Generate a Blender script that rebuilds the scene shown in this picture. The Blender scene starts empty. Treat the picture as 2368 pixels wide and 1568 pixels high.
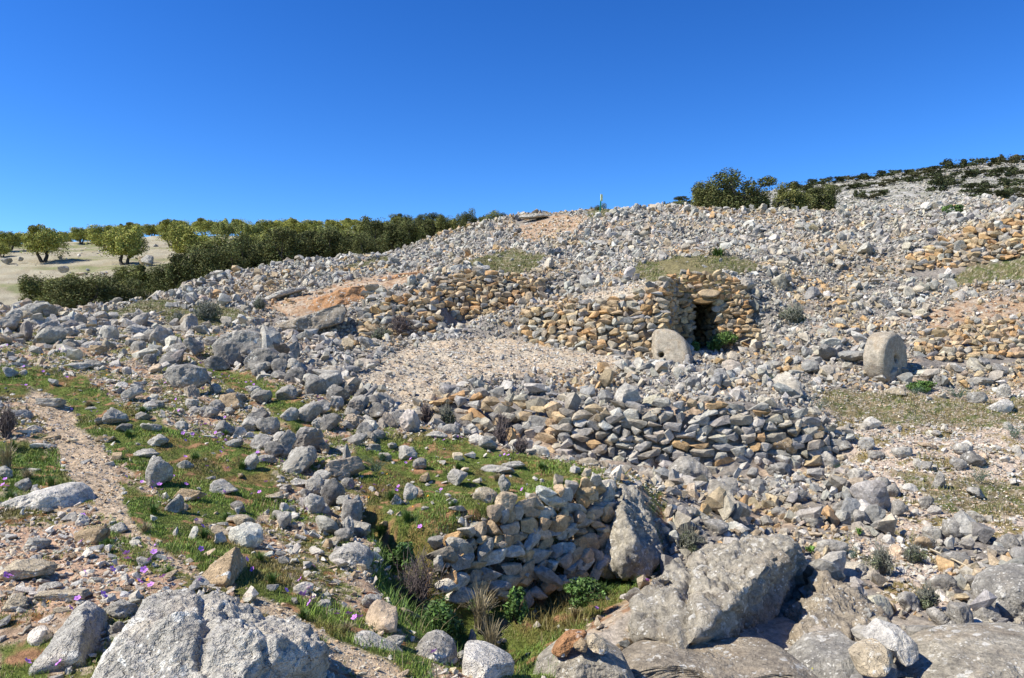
import bpy, bmesh, math, random
import numpy as np
from mathutils import Vector, Matrix
from mathutils.geometry import delaunay_2d_cdt

# ------------------------------------------------------------------ camera, sky, sun, exposure
S = bpy.context.scene
C = S.collection
F = 1805.0; CX = 1183.5; CY = 784.0        # focal length and centre, in units of a 2367 px wide frame
EYE = 1.6
cam = bpy.data.cameras.new("camera"); co = bpy.data.objects.new("camera", cam); C.objects.link(co)
cam.sensor_width = 36; cam.lens = 36 * F / 2367.0; cam.clip_start = 0.05; cam.clip_end = 9000
co.location = (0, 0, EYE); co.rotation_euler = (math.radians(90), 0, 0)
S.camera = co
SUN_TO = Vector((-0.68, -0.17, 0.78)).normalized()
W = bpy.data.worlds.new("World"); S.world = W; W.use_nodes = True
wn = W.node_tree; bg = wn.nodes["Background"]
sky = wn.nodes.new("ShaderNodeTexSky"); sky.sky_type = 'NISHITA'; sky.sun_disc = False
sky.sun_elevation = math.asin(SUN_TO.z); sky.sun_rotation = math.atan2(SUN_TO.x, SUN_TO.y)
sky.altitude = 900; sky.air_density = 1.0; sky.dust_density = 0.15; sky.ozone_density = 2.2
hs = wn.nodes.new("ShaderNodeHueSaturation"); hs.inputs['Saturation'].default_value = 1.28; hs.inputs['Value'].default_value = 1.0
gm = wn.nodes.new("ShaderNodeGamma"); gm.inputs['Gamma'].default_value = 1.3
tn = wn.nodes.new("ShaderNodeMix"); tn.data_type = 'RGBA'; tn.blend_type = 'MULTIPLY'; tn.inputs[0].default_value = 1.0; tn.inputs[7].default_value = (.43, .55, .70, 1)
wn.links.new(sky.outputs[0], hs.inputs['Color']); wn.links.new(hs.outputs[0], gm.inputs[0]); wn.links.new(gm.outputs[0], tn.inputs[6]); wn.links.new(tn.outputs[2], bg.inputs[0])
bg.inputs[1].default_value = 0.12
sl = bpy.data.lights.new("sun", 'SUN'); sl.energy = 5.0; sl.angle = math.radians(0.53); sl.color = (1.0, 0.955, 0.88)
so = bpy.data.objects.new("sun", sl); C.objects.link(so)
so.rotation_euler = SUN_TO.to_track_quat('Z', 'Y').to_euler()
S.view_settings.view_transform = 'Standard'; S.view_settings.look = 'None'
S.view_settings.exposure = 0.5; S.view_settings.gamma = 1.0
S.cycles.max_bounces = 5; S.cycles.diffuse_bounces = 2

R = np.random.default_rng(11)
random.seed(4)

# ------------------------------------------------------------------ noise
_pr = np.random.default_rng(99)
_P = _pr.permutation(256); _P = np.concatenate([_P, _P, _P])
_G = _pr.normal(size=(256, 3)); _G /= np.linalg.norm(_G, axis=1)[:, None]
def pn(p):
    p = np.asarray(p, float); i = np.floor(p).astype(np.int64); f = p - i
    w = f * f * f * (f * (f * 6 - 15) + 10); i &= 255; out = 0
    for a in (0, 1):
        for b in (0, 1):
            for c in (0, 1):
                h = _P[_P[_P[(i[..., 0] + a) & 255] + ((i[..., 1] + b) & 255)] + ((i[..., 2] + c) & 255)]
                g = _G[h]
                d = g[..., 0] * (f[..., 0] - a) + g[..., 1] * (f[..., 1] - b) + g[..., 2] * (f[..., 2] - c)
                ww = (w[..., 0] if a else 1 - w[..., 0]) * (w[..., 1] if b else 1 - w[..., 1]) * (w[..., 2] if c else 1 - w[..., 2])
                out = out + d * ww
    return out * 1.6
def fbm(p, o=4, k=0.5):
    s = 0; a = 1; p = np.asarray(p, float)
    for j in range(o):
        s = s + a * pn(p * (2 ** j) + 17.3 * j); a *= k
    return s
def ridge(p, o=3):
    s = 0; a = 1; p = np.asarray(p, float)
    for j in range(o):
        s = s + a * (0.5 - np.abs(pn(p * (2.1 ** j) + 31.7 * j))); a *= 0.5
    return s
def x3(x, y, z=0.0):
    return np.stack([x, y, np.zeros_like(x) + z], -1)

# ------------------------------------------------------------------ object helpers
def tag(o, label=None, cat=None, group=None, kind=None):
    if label: o['label'] = label
    if cat: o['category'] = cat
    if group: o['group'] = group
    if kind: o['kind'] = kind
    return o
def npmesh(name, V, T, smooth=False, tint=None, extra=None):
    """V (n,3) ; T (m,3) or (m,4) index array"""
    me = bpy.data.meshes.new(name); V = np.asarray(V, np.float32); T = np.asarray(T, np.int32); k = T.shape[1]
    me.vertices.add(len(V)); me.vertices.foreach_set("co", V.ravel())
    me.loops.add(T.size); me.loops.foreach_set("vertex_index", T.ravel())
    me.polygons.add(len(T)); me.polygons.foreach_set("loop_start", np.arange(0, T.size, k, dtype=np.int32))
    me.polygons.foreach_set("loop_total", np.full(len(T), k, np.int32))
    me.update(calc_edges=True)
    me.polygons.foreach_set("use_smooth", np.full(len(T), smooth, bool))
    if tint is not None:
        t = np.ones((len(V), 4), np.float32); tt = np.asarray(tint, np.float32)
        t[:, :tt.shape[-1]] = tt
        me.attributes.new("tint", 'FLOAT_COLOR', 'POINT').data.foreach_set("color", t.ravel())
    return me
def link(name, me, mat, parent=None, loc=None):
    o = bpy.data.objects.new(name, me); C.objects.link(o)
    if mat is not None and len(me.materials) == 0: me.materials.append(mat)
    if parent is not None: o.parent = parent
    if loc is not None: o.location = loc
    return o
def empty(name, loc):
    o = bpy.data.objects.new(name, None); C.objects.link(o); o.location = loc; o.empty_display_size = 0.2; return o

# ------------------------------------------------------------------ terrain: break lines (x, y in frame, distance) triangulated
L = []
def ln(*p): L.append(list(p))
# near bank
ln((-400,1750,2.9),(0,1750,2.85),(300,1750,2.8),(600,1750,2.85),(900,1750,3.1),(1150,1750,3.5))
ln((-400,1400,4.3),(0,1400,4.2),(300,1400,4.2),(500,1400,4.3),(700,1450,4.2),(850,1500,4.2),(1000,1560,4.1),(1150,1610,4.2))
ln((-400,1200,6),(0,1200,5.9),(300,1200,6),(500,1250,5.9),(700,1290,5.8),(840,1340,5.6),(900,1430,5.0),(990,1500,4.7),(1180,1560,4.6))
ln((-400,1000,9),(0,1000,9),(300,1000,9.5),(500,1050,9),(700,1100,8.6),(820,1170,7.8),(850,1250,6.9))
ln((-400,880,12),(0,880,12.5),(250,880,13),(500,900,13),(700,950,12),(850,1010,11),(1000,1080,9.8),(1200,1120,9.2))
ln((-400,795,16),(0,790,17),(250,790,18),(450,805,18))
ln((-500,725,24),(-200,718,24),(0,714,24),(130,722,24),(240,745,24),(330,760,23.5),(450,765,22))
# bank edge over gully
ln((520,775,20),(600,800,17.5),(700,868,15),(800,895,14.3),(880,935,13.3),(960,985,12.3),(1080,1004,11.8),(1220,1044,11.2),(1400,1088,10.4),(1480,1104,10.1),(1535,1135,9.7))
ln((560,785,21.5),(640,818,19.5),(740,885,16.6),(880,948,14.6),(960,995,13.5),(1080,1016,12.9),(1220,1056,12.4),(1400,1098,12.0),(1500,1120,12.0))
# pit wall top and foot
ln((880,1260,6.8),(1000,1240,7.2),(1090,1215,7.4),(1180,1165,7.7),(1300,1125,8.3),(1400,1112,8.9))
ln((890,1335,7.0),(1010,1360,7.1),(1100,1405,7.3),(1250,1388,7.7),(1400,1340,8.3),(1540,1292,8.7))
ln((960,1440,7.1),(1060,1508,6.85),(1180,1532,6.65),(1290,1470,6.9),(1420,1400,7.3))
ln((1180,1600,5.5),(1290,1560,5.6),(1350,1510,5.8),(1450,1410,6.7),(1520,1330,8.0))
# right lower ground
ln((1300,1750,4.2),(1600,1750,4.2),(1900,1750,4.3),(2367,1750,4.5),(2900,1750,4.5))
ln((1450,1560,5.3),(1650,1540,5.6),(1900,1530,6.0),(2367,1530,6.1),(2900,1530,6.1))
ln((1560,1300,8.6),(1750,1290,8.9),(1950,1290,9.2),(2150,1290,9.2),(2367,1290,9.3),(2900,1290,9.3))
ln((1560,1160,11.6),(1750,1160,11.8),(2000,1160,11.8),(2200,1155,12.0),(2367,1155,12.1),(2900,1155,12.1))
# lower wall foot / top
ln((1060,1010,15.1),(1180,1038,14.9),(1300,1056,14.7),(1400,1072,14.6),(1520,1085,14.5),(1650,1095,14.4),(1780,1095,14.4),(1880,1075,14.5),(1970,1030,15.0))
ln((1030,940,15.8),(1180,965,15.6),(1300,960,15.0),(1400,948,14.9),(1520,940,14.85),(1650,936,14.85),(1780,945,14.85),(1870,975,14.95),(1960,1000,15.6))
ln((1010,905,16.9),(1150,915,16.9),(1300,915,17.0),(1500,905,17.0),(1700,905,17.0),(1850,925,16.8))
ln((2050,1065,14.0),(2200,1062,14.0),(2367,1060,14.0),(2900,1060,14.0))
ln((1950,930,17.4),(2100,925,17.8),(2367,925,17.8),(2900,925,17.8))
ln((1880,895,18.6),(2050,893,19.4),(2200,890,19.3),(2367,890,19.3),(2900,890,19))
# spoil mound
ln((900,955,14.8),(860,915,16.2),(800,865,17.6),(720,830,19.3),(640,790,21.2),(600,770,22.5))
ln((980,930,16.2),(930,880,17.8),(900,830,19.8),(960,797,22),(1050,783,23),(1250,797,23.2),(1400,822,22.3),(1520,842,21.6),(1620,850,21.6),(1760,860,21.3))
ln((1150,880,18.3),(1350,868,19.0),(1500,862,19.3),(1700,872,19.3),(1850,885,19.2))
# hut forecourt and wing
ln((1060,778,24.2),(1200,792,24.0),(1300,812,23.2),(1400,828,22.7),(1470,829,22.7),(1525,826,22.8),(1545,812,23.6),(1560,806,24.8),(1660,812,24.8),(1740,812,24.6))
ln((1200,712,24.6),(1300,706,24.2),(1385,700,23.6),(1460,690,23.5),(1532,655,23.7),(1545,652,24.5),(1560,650,25.3),(1640,632,25.6),(1700,650,25.6),(1750,700,25.2),(1790,770,24.2))
ln((1100,740,25.5),(1250,700,26.0),(1400,672,25.6),(1500,645,25.6),(1560,625,27.5),(1640,612,28),(1760,622,28.3))
ln((1350,640,29),(1480,605,29.5),(1560,592,31),(1700,586,31.5),(1790,590,31))
# mid left walls
ln((760,795,24.8),(860,792,25.3),(950,785,25.8),(1050,775,26.0))
ln((760,735,26.5),(830,715,26.5),(900,682,26.5),(990,668,26.8),(1010,668,26.9))
ln((1010,745,27.0),(1060,742,27.4),(1150,730,27.6),(1250,712,28.0))
ln((1015,645,28.2),(1060,633,28.2),(1150,636,28.4),(1250,650,28.6),(1290,640,29))
ln((1050,612,32),(1120,595,34.5),(1250,585,36),(1330,590,35))
ln((880,650,30),(960,628,32),(1000,605,36),(1060,580,41))
# quarry slope on the left
ln((450,742,24.5),(540,745,25),(600,755,25.2),(700,765,25.2),(760,760,25.4))
ln((620,712,27.6),(720,690,28.2),(780,680,28.6),(860,668,28.6))
ln((640,690,30),(760,660,31),(860,642,32.5),(940,622,34))
# right slope
ln((1850,785,23.2),(1950,800,22.3),(2000,840,21),(2120,830,21),(2250,828,21.3),(2367,825,21.3),(2900,820,21))
ln((1800,690,26.8),(1950,700,26),(2100,720,24.8),(2250,705,25),(2367,690,25.4),(2900,690,25))
ln((1950,650,29.5),(2090,630,29.4),(2180,625,29.2),(2270,612,29),(2367,590,28.8),(2480,570,28.6),(2900,560,28))
ln((2040,590,31),(2100,568,30.6),(2180,548,30.4),(2260,525,30),(2330,500,29.8),(2400,485,29.6),(2900,470,29))
ln((1400,590,35),(1550,560,37),(1750,550,37),(1950,550,36))
# crest of the main slope
CREST = [(-500,727,26),(-200,722,26),(0,718,26.5),(130,722,26.5),(240,719,27),(340,692,29),(430,668,32),(500,642,35),(600,622,38),(700,606,41),(800,602,44),(900,592,47),(940,570,49),(1000,545,50),(1100,520,50),(1180,499,49),(1300,496,47),(1380,490,45),(1480,483,46),(1540,480,46),(1650,487,45),(1800,490,45),(1900,491,44),(2000,484,43),(2100,481,42),(2200,466,40),(2260,461,38),(2367,466,38),(2480,466,38),(2900,466,38)]
L.append(CREST)
L.append([(x, y + 26, d * 1.16) for x, y, d in CREST])
# olive hill and far hill
ln((-500,745,52),(0,742,52),(200,745,52),(400,705,54),(600,665,57),(800,625,60),(1000,580,66),(1180,535,72),(1400,530,78),(1700,520,85),(1900,512,85),(2100,508,85),(2367,505,85),(2900,505,85))
ln((-500,670,63),(0,660,66),(200,650,68),(350,628,73),(450,625,74),(600,608,80),(900,570,88),(1180,535,100))
ln((-500,615,80),(0,610,82),(100,604,84),(200,600,86),(350,590,92),(450,590,94),(700,560,110),(900,545,115))
ln((-500,575,112),(0,568,115),(160,566,118),(300,556,125),(400,546,130),(520,548,132),(700,540,136),(900,528,140),(1180,518,140),(1400,515,130))
ln((-500,600,220),(0,595,220),(400,575,220),(900,560,240),(1300,540,240))
ln((1550,485,130),(1750,480,130),(1950,470,130),(2100,465,125),(2250,470,110),(2367,468,110),(2900,460,110))
ln((1400,520,210),(1520,482,215),(1700,455,225),(1850,430,235),(1950,418,240),(2050,405,245),(2200,386,250),(2367,368,250),(2500,352,250),(2900,320,250))
ln((1400,560,400),(1700,520,400),(2000,480,400),(2367,440,400),(2900,400,400))
ln((-2200,700,300),(-2200,720,60),(-2200,740,26),(-2200,800,17),(-2200,1000,9),(-2200,1400,4.3),(-2200,1750,2.8),(-2200,3600,0.9))
ln((4600,400,300),(4600,480,85),(4600,470,38),(4600,700,25),(4600,920,17),(4600,1160,12),(4600,1530,6),(4600,1750,4.4),(4600,3900,0.9))
ln((-1000,3600,0.9),(0,3600,0.9),(1183,3600,0.9),(2400,3600,1.1),(3500,3900,1.0))
ln((-2200,900,6000),(0,900,6000),(1183,900,6000),(2367,900,6000),(4600,900,6000))
ln((-2200,790,800),(0,790,800),(1183,790,800),(2367,790,800),(4600,790,800))
vs = []; es = []; tv = []
for l in L:
    for k, (x, y, d) in enumerate(l):
        vs.append(Vector(((x - CX) / F, math.log(d)))); tv.append((CY - y) / F)
        if k: es.append((len(vs) - 2, len(vs) - 1))
ov, oe, of, ovm, _, _ = delaunay_2d_cdt(vs, es, [], 0, 1e-6)
tz = []
for k, m in enumerate(ovm):
    if m: tz.append(tv[m[0]])
    else:                                   # crossing of two lines: nearest source vertices
        q = ov[k]; dd = sorted((((q - a).length), b) for a, b in zip(vs, tv))[:3]
        tz.append(sum(b / (a + 1e-3) for a, b in dd) / sum(1 / (a + 1e-3) for a, b in dd))
us = np.concatenate([np.linspace(-1.7, -0.8, 40)[:-1], np.linspace(-0.8, -0.70, 18)[:-1], np.arange(-0.70, 0.70, 0.0019), np.linspace(0.70, 0.8, 18), np.linspace(0.8, 1.7, 40)[1:]])
dv = []; v = math.log(1.0)
while v < math.log(5500):
    dv.append(v); D = math.exp(v)
    v += 0.03 if D < 2.6 else 0.0045 if D < 12 else 0.0038 if D < 60 else 0.008 if D < 260 else 0.08
dv = np.array(dv); NU, NV = len(us), len(dv)
T = np.full((NV, NU), np.nan)
OV = np.array([(p.x, p.y) for p in ov]); TZ = np.array(tz)
for f in of:
    a, b, c = f[:3]; A, B, Cc = OV[a], OV[b], OV[c]
    den = (B[1] - Cc[1]) * (A[0] - Cc[0]) + (Cc[0] - B[0]) * (A[1] - Cc[1])
    if abs(den) < 1e-12: continue
    i0, i1 = np.searchsorted(us, [min(A[0], B[0], Cc[0]) - 1e-6, max(A[0], B[0], Cc[0]) + 1e-6])
    j0, j1 = np.searchsorted(dv, [min(A[1], B[1], Cc[1]) - 1e-6, max(A[1], B[1], Cc[1]) + 1e-6])
    if i1 <= i0 or j1 <= j0: continue
    U, V_ = np.meshgrid(us[i0:i1], dv[j0:j1])
    l1 = ((B[1] - Cc[1]) * (U - Cc[0]) + (Cc[0] - B[0]) * (V_ - Cc[1])) / den
    l2 = ((Cc[1] - A[1]) * (U - Cc[0]) + (A[0] - Cc[0]) * (V_ - Cc[1])) / den
    l3 = 1 - l1 - l2; m = (l1 > -1e-6) & (l2 > -1e-6) & (l3 > -1e-6)
    sub = T[j0:j1, i0:i1]; sub[m] = (l1 * TZ[a] + l2 * TZ[b] + l3 * TZ[c])[m]
m = np.isnan(T)
if m.any():                                  # outer rim: carry the nearest row value on
    for i in range(NU):
        col = T[:, i]; ok = ~np.isnan(col)
        if ok.any(): T[:, i] = np.interp(dv, dv[ok], col[ok])
        else: T[:, i] = -EYE / np.exp(dv)
def blur(A, n):
    for _ in range(n):
        A = np.concatenate([A[:1], (A[:-2] + 2 * A[1:-1] + A[2:]) / 4, A[-1:]], 0)
        A = np.concatenate([A[:, :1], (A[:, :-2] + 2 * A[:, 1:-1] + A[:, 2:]) / 4, A[:, -1:]], 1)
    return A
T = blur(T, 7)
DD = np.exp(dv)[:, None] + 0 * us[None]; UU = us[None] + 0 * DD
GX = UU * DD; GY = DD.copy(); GZ = T * DD + EYE
near = np.clip((60 - DD) / 20, 0, 1)
GZ += near * (0.07 * fbm(x3(GX, GY) * 0.8, 4) + 0.022 * fbm(x3(GX, GY, 5) * 5, 3)) * np.clip(DD / 9, 0.35, 1.5)
GZ += (1 - near) * np.clip((500 - DD) / 200, 0, 1) * (0.5 * fbm(x3(GX, GY, 3) * 0.06, 3) + 0.16 * fbm(x3(GX, GY, 8) * 0.4, 3))
GZ0 = GZ.copy()
# the passage dug into the slope behind the doorway
XD0, XD1 = (1600 - CX) / F * 25, (1657 - CX) / F * 25
trench = (GX > XD0) & (GX < XD1 + 0.05) & (GY > 24.75) & (GY < 29.2)
GZ[trench] = EYE - (812 - CY) / F * 25
TT = (GZ - EYE) / GY
TTv = np.maximum.accumulate(np.where(DD < 2.4, -9, (GZ0 - EYE) / GY), 0)       # what each row hides
def hit(x, y):
    """ground point seen at frame position x, y -> (X, Y, Z), distance"""
    u = (x - CX) / F; t = (CY - y) / F
    i = min(max(np.searchsorted(us, u), 0), NU - 1)
    j = int(np.searchsorted(TTv[:, i], t)); j = min(max(j, 1), NV - 1)
    if j >= NV - 1 : j = int(np.argmax(TTv[:, i] >= TTv[-1, i] - 1e-9))
    t0, t1 = TTv[j - 1, i], TTv[j, i]; k = 0 if t1 - t0 < 1e-9 else min(max((t - t0) / (t1 - t0), 0), 1)
    D = math.exp(dv[j - 1] + (dv[j] - dv[j - 1]) * k)
    return (u * D, D, EYE + t * D), D
def gz(X, Y):
    """terrain height at world x, y (arrays)"""
    X = np.asarray(X, float); Y = np.asarray(Y, float)
    i = np.interp(X / Y, us, np.arange(NU)); j = np.interp(np.log(Y), dv, np.arange(NV))
    i0 = np.clip(i.astype(int), 0, NU - 2); j0 = np.clip(j.astype(int), 0, NV - 2); a = i - i0; b = j - j0
    return (GZ0[j0, i0] * (1 - a) * (1 - b) + GZ0[j0, i0 + 1] * a * (1 - b) + GZ0[j0 + 1, i0] * (1 - a) * b + GZ0[j0 + 1, i0 + 1] * a * b)

# ------------------------------------------------------------------ ground cover zones
def inpoly(x, y, poly):
    r = np.zeros(np.shape(x), bool); n = len(poly); j = n - 1
    for i in range(n):
        xi, yi = poly[i]; xj, yj = poly[j]
        c = ((yi > y) != (yj > y)) & (x < (xj - xi) * (y - yi) / (yj - yi + 1e-9) + xi)
        r ^= c; j = i
    return r
RUB, BANK, GRASS, DRY, PATH, SCREE, EARTH, MIXED, HILL, FAR, GRAV, MOSS, BED = range(13)
ZP = [
 (BANK, [(-3000,700),(130,705),(330,750),(450,755),(600,795),(700,868),(880,935),(960,985),(1080,1004),(1220,1044),(1480,1104),(1535,1135),(1540,1290),(1450,1350),(1350,1500),(1250,3800),(-3000,3800)]),
 (GRASS, [(-900,850),(60,850),(200,870),(260,930),(330,960),(420,1000),(520,1010),(620,1060),(650,1150),(560,1230),(450,1200),(380,1150),(300,1090),(260,1050),(150,960),(100,920),(-900,900)]),
 (GRASS, [(270,1110),(350,1150),(450,1200),(560,1260),(640,1300),(720,1420),(600,1400),(500,1350),(430,1290),(350,1270),(290,1180)]),
 (GRASS, [(-900,1000),(60,1020),(150,1080),(160,1130),(-900,1180)]),
 (GRASS, [(160,1230),(250,1260),(330,1310),(430,1350),(300,1330),(200,1290)]),
 (GRASS, [(820,1040),(900,1010),(1000,1010),(1240,1055),(1400,1095),(1380,1150),(1180,1180),(1020,1230),(1000,1320),(900,1330),(850,1250),(840,1150)]),
 (GRASS, [(860,1330),(1000,1340),(1100,1400),(1250,1380),(1400,1330),(1530,1300),(1470,1390),(1350,1440),(1290,1750),(1180,1568),(1000,1490),(900,1440)]),
 (GRASS, [(440,835),(620,880),(700,925),(760,1000),(700,1020),(600,930),(480,870)]),
 (GRASS, [(640,1370),(760,1420),(900,1480),(1000,1530),(980,1600),(900,1568),(760,1500),(650,1430)]),
 (GRASS, [(0,1490),(120,1480),(90,1700),(0,1700)]),
 (GRAV, [(-900,1215),(170,1215),(260,1290),(330,1320),(430,1350),(350,1420),(150,1420),(-900,1430)]),
 (PATH, [(75,895),(140,925),(205,1000),(270,1080),(290,1180),(350,1255),(430,1305),(450,1335),(385,1305),(305,1240),(245,1190),(172,1110),(140,1050),(95,970),(60,925)]),
 (PATH, [(560,1370),(640,1395),(760,1475),(900,1530),(980,1600),(860,1600),(760,1520),(700,1480),(600,1420)]),
 (EARTH, [(1400,1420),(1500,1340),(1560,1390),(1450,1480),(1300,1700),(1260,1700),(1300,1500)]),
 (BED, [(1300,1500),(1480,1400),(1560,1290),(1900,1300),(2050,1420),(2400,1500),(2900,1500),(2900,3900),(1280,3900)]),
 (MIXED, [(1870,905),(3500,895),(3500,1260),(2050,1240),(2000,1130),(1960,1060),(1900,1000)]),
 (MIXED, [(1900,1240),(2150,1250),(2200,1400),(2080,1420),(1980,1320)]),
 (MOSS, [(1870,900),(2100,912),(2600,945),(2350,985),(2050,985),(1930,960)]),
 (MOSS, [(2050,1090),(2400,1120),(3000,1210),(2200,1190)]),
 (SCREE, [(815,872),(900,815),(1000,790),(1100,778),(1250,795),(1500,835),(1530,850),(1300,862),(1050,885),(990,925),(930,950),(870,915)]),
 (DRY, [(1455,642),(1480,610),(1560,592),(1700,588),(1770,620),(1700,636),(1560,650),(1500,655)]),
 (SCREE, [(1330,700),(1400,668),(1480,650),(1520,655),(1440,690),(1380,702)]),
 (DRY, [(1070,605),(1190,575),(1265,590),(1240,625),(1190,640),(1110,625)]),
 (DRY, [(370,722),(490,700),(560,725),(540,755),(430,760),(380,750)]),
 (DRY, [(1350,500),(1360,485),(1440,480),(1400,500)]),
 (DRY, [(2200,635),(2260,612),(2367,592),(3500,585),(3500,640),(2367,650),(2200,665)]),
 (DRY, [(780,612),(880,596),(900,606),(800,622)]),
 (DRY, [(230,722),(340,695),(420,700),(380,722),(280,740)]),
 (EARTH, [(600,705),(720,672),(850,640),(1000,622),(930,660),(830,680),(760,712),(700,742),(620,722)]),
 (EARTH, [(1195,520),(1270,500),(1370,497),(1330,535),(1210,562)]),
 (EARTH, [(2130,725),(2250,692),(2367,680),(3500,680),(3500,745),(2200,785),(2140,765)]),
 (EARTH, [(1080,720),(1120,705),(1170,700),(1120,730)]),
]
def zone(x, y, D, wob=1.0):
    p = np.stack([x, y, 0 * x], -1)
    s = 14 * wob
    x2 = x + s * fbm(p / 60, 3); y2 = y + 0.5 * s * fbm(p / 60 + 50, 3); x2 = x2 + 9 * wob * fbm(p / 9 + 20, 2); y2 = y2 + 5 * wob * fbm(p / 9 + 80, 2)
    z = np.full(np.shape(x), RUB)
    for k, poly in ZP:
        z[inpoly(x2, y2, poly)] = k
    z[(D > 50) & (x < 1420)] = HILL
    z[(D > 50) & (x >= 1420)] = FAR
    z[(D < 13.2) & (z == RUB) & (x > 1500) & (y > 1150)] = RUB
    return z
PX = CX + UU * F; PY = CY - TT * F
PY0 = CY - (GZ0 - EYE) / GY * F
ZN = zone(PX, PY0, DD)
zc = {RUB: (.25,.22,.18), BANK: (.41,.285,.18), GRASS: (.12,.145,.032), DRY: (.135,.125,.055), PATH: (.50,.38,.245), SCREE: (.50,.42,.30), EARTH: (.40,.28,.17),
      MIXED: (.50,.40,.30), HILL: (.37,.33,.225), FAR: (.31,.29,.235), GRAV: (.52,.345,.22), MOSS: (.19,.15,.075), BED: (.42,.36,.28)}
col = np.zeros((NV, NU, 3)); GR = np.zeros((NV, NU))
for k, c in zc.items(): col[ZN == k] = c
WP = x3(GX, GY)
n1 = fbm(WP * 1.7, 4); n2 = fbm(WP * 5 + 40, 3)
def mixc(mask, c):
    m_ = np.clip(mask, 0, 1)[..., None]; return col * (1 - m_) + np.array(c) * m_
for k in range(3): col[..., k] = blur(col[..., k], 3)
bk = (ZN == BANK)
grs = np.clip((n1 + 0.22) * 5, 0, 1)
col = mixc(bk * grs * .9, (.13, .14, .035))
col = mixc(bk * np.clip((n2 - .2) * 4, 0, 1) * .8, (.30, .13, .06))
GR = np.where(bk, grs * .8, GR)
GR = np.where(ZN == GRASS, 1.0 - np.clip((n2 - .25) * 4, 0, .9), GR)
col = mixc((ZN == GRASS) * np.clip((n1 - .15) * 4, 0, 1), (.20, .15, .05))
col = mixc((ZN == GRASS) * np.clip((n2 - .3) * 4, 0, 1), (.33, .18, .09))
rg = fbm(WP * .45 + 9, 3)
col = mixc((ZN == RUB) * np.clip((rg - .25) * 3, 0, .7), (.47, .34, .22))
col = mixc((ZN == SCREE) * np.clip((n1 + .05) * 2, 0, .8), (.52, .40, .26))
col = mixc((ZN == EARTH) * np.clip((n1 + .1) * 3, 0, .85), (.44, .36, .26)); col = mixc((ZN == EARTH) * np.clip((n2 - .15) * 4, 0, .85), (.30, .16, .08))
for zz in (DRY, MOSS):
    col = mixc((ZN == zz) * np.clip((n2) * 4, 0, .8), (.21, .17, .09)); col = mixc((ZN == zz) * np.clip((fbm(WP * 3 + 60, 3) - .05) * 4, 0, .8), (.085, .11, .03)); col = mixc((ZN == zz) * np.clip((fbm(WP * 9 + 20, 2) - .2) * 5, 0, .8), (.40, .34, .25))
col = mixc((ZN == BANK) * np.clip((fbm(WP * 11 + 5, 2) - .1) * 4, 0, .7), (.50, .40, .28))
mx = (ZN == MIXED); col = mixc(mx * np.clip((n1 - .12) * 5, 0, .9), (.22, .17, .06))
GR = np.where(mx, np.clip((n1 - .12) * 3, 0, .5), GR); GR = np.where(ZN == MOSS, .45, GR); GR = np.where(ZN == DRY, .9, GR)
GR = np.where(ZN == GRAV, np.clip((n1 - .25) * 3, 0, .6), GR)
hl = (ZN == HILL); hn = fbm(x3(GX * .05, GY * .16, 2), 3)
col = mixc(hl * np.clip((hn - .02) * 5, 0, .85), (.19, .20, .08))
col = mixc(hl * np.clip((fbm(WP * .5 + 3, 3) - .05) * 4, 0, .6), (.30, .25, .16))
fr = (ZN == FAR); fn = fbm(WP * .35, 4)
col = mixc(fr * np.clip(fn * 3, 0, .8), (.24, .235, .16)); col = mixc(fr * np.clip((-fn - .1) * 4, 0, .9), (.42, .40, .35))
pit = (DD < 9) & (PX > 850) & (PX < 1540) & (PY0 > 1180) & (ZN != EARTH) & (ZN != BED)
TRC = trench
col[trench] = (.16, .11, .07)
idx = np.arange(NV * NU).reshape(NV, NU)
Q = np.stack([idx[:-1, :-1], idx[:-1, 1:], idx[1:, 1:], idx[1:, :-1]], -1).reshape(-1, 4)

# ------------------------------------------------------------------ materials
def newmat(name, rough=0.9, spec=0.25):
    m = bpy.data.materials.new(name); m.use_nodes = True; nt = m.node_tree
    b = nt.nodes["Principled BSDF"]; b.inputs['Roughness'].default_value = rough; b.inputs['Specular IOR Level'].default_value = spec
    return m, nt, b
def N(nt, t, **k):
    n = nt.nodes.new(t)
    for a, b in k.items():
        if a in n.inputs: n.inputs[a].default_value = b
        else: setattr(n, a, b)
    return n
def ramp(nt, src, a, b, c0=(0, 0, 0, 1), c1=(1, 1, 1, 1)):
    r = nt.nodes.new("ShaderNodeValToRGB"); r.color_ramp.elements[0].position = a; r.color_ramp.elements[1].position = b
    r.color_ramp.elements[0].color = c0; r.color_ramp.elements[1].color = c1; nt.links.new(src, r.inputs[0]); return r.outputs[0]
def mix(nt, fac, a, b, mode='MIX'):
    n = nt.nodes.new("ShaderNodeMix"); n.data_type = 'RGBA'; n.blend_type = mode
    for s, v in ((n.inputs[0], fac), (n.inputs[6], a), (n.inputs[7], b)):
        if hasattr(v, 'links'): nt.links.new(v, s)
        else: s.default_value = v
    return n.outputs[2]
def noise(nt, co, scale, detail=4, rough=.55, dist=0):
    n = N(nt, "ShaderNodeTexNoise"); n.inputs['Scale'].default_value = scale; n.inputs['Detail'].default_value = detail
    n.inputs['Roughness'].default_value = rough; n.inputs['Distortion'].default_value = dist; nt.links.new(co, n.inputs['Vector']); return n.outputs['Fac']
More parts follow.
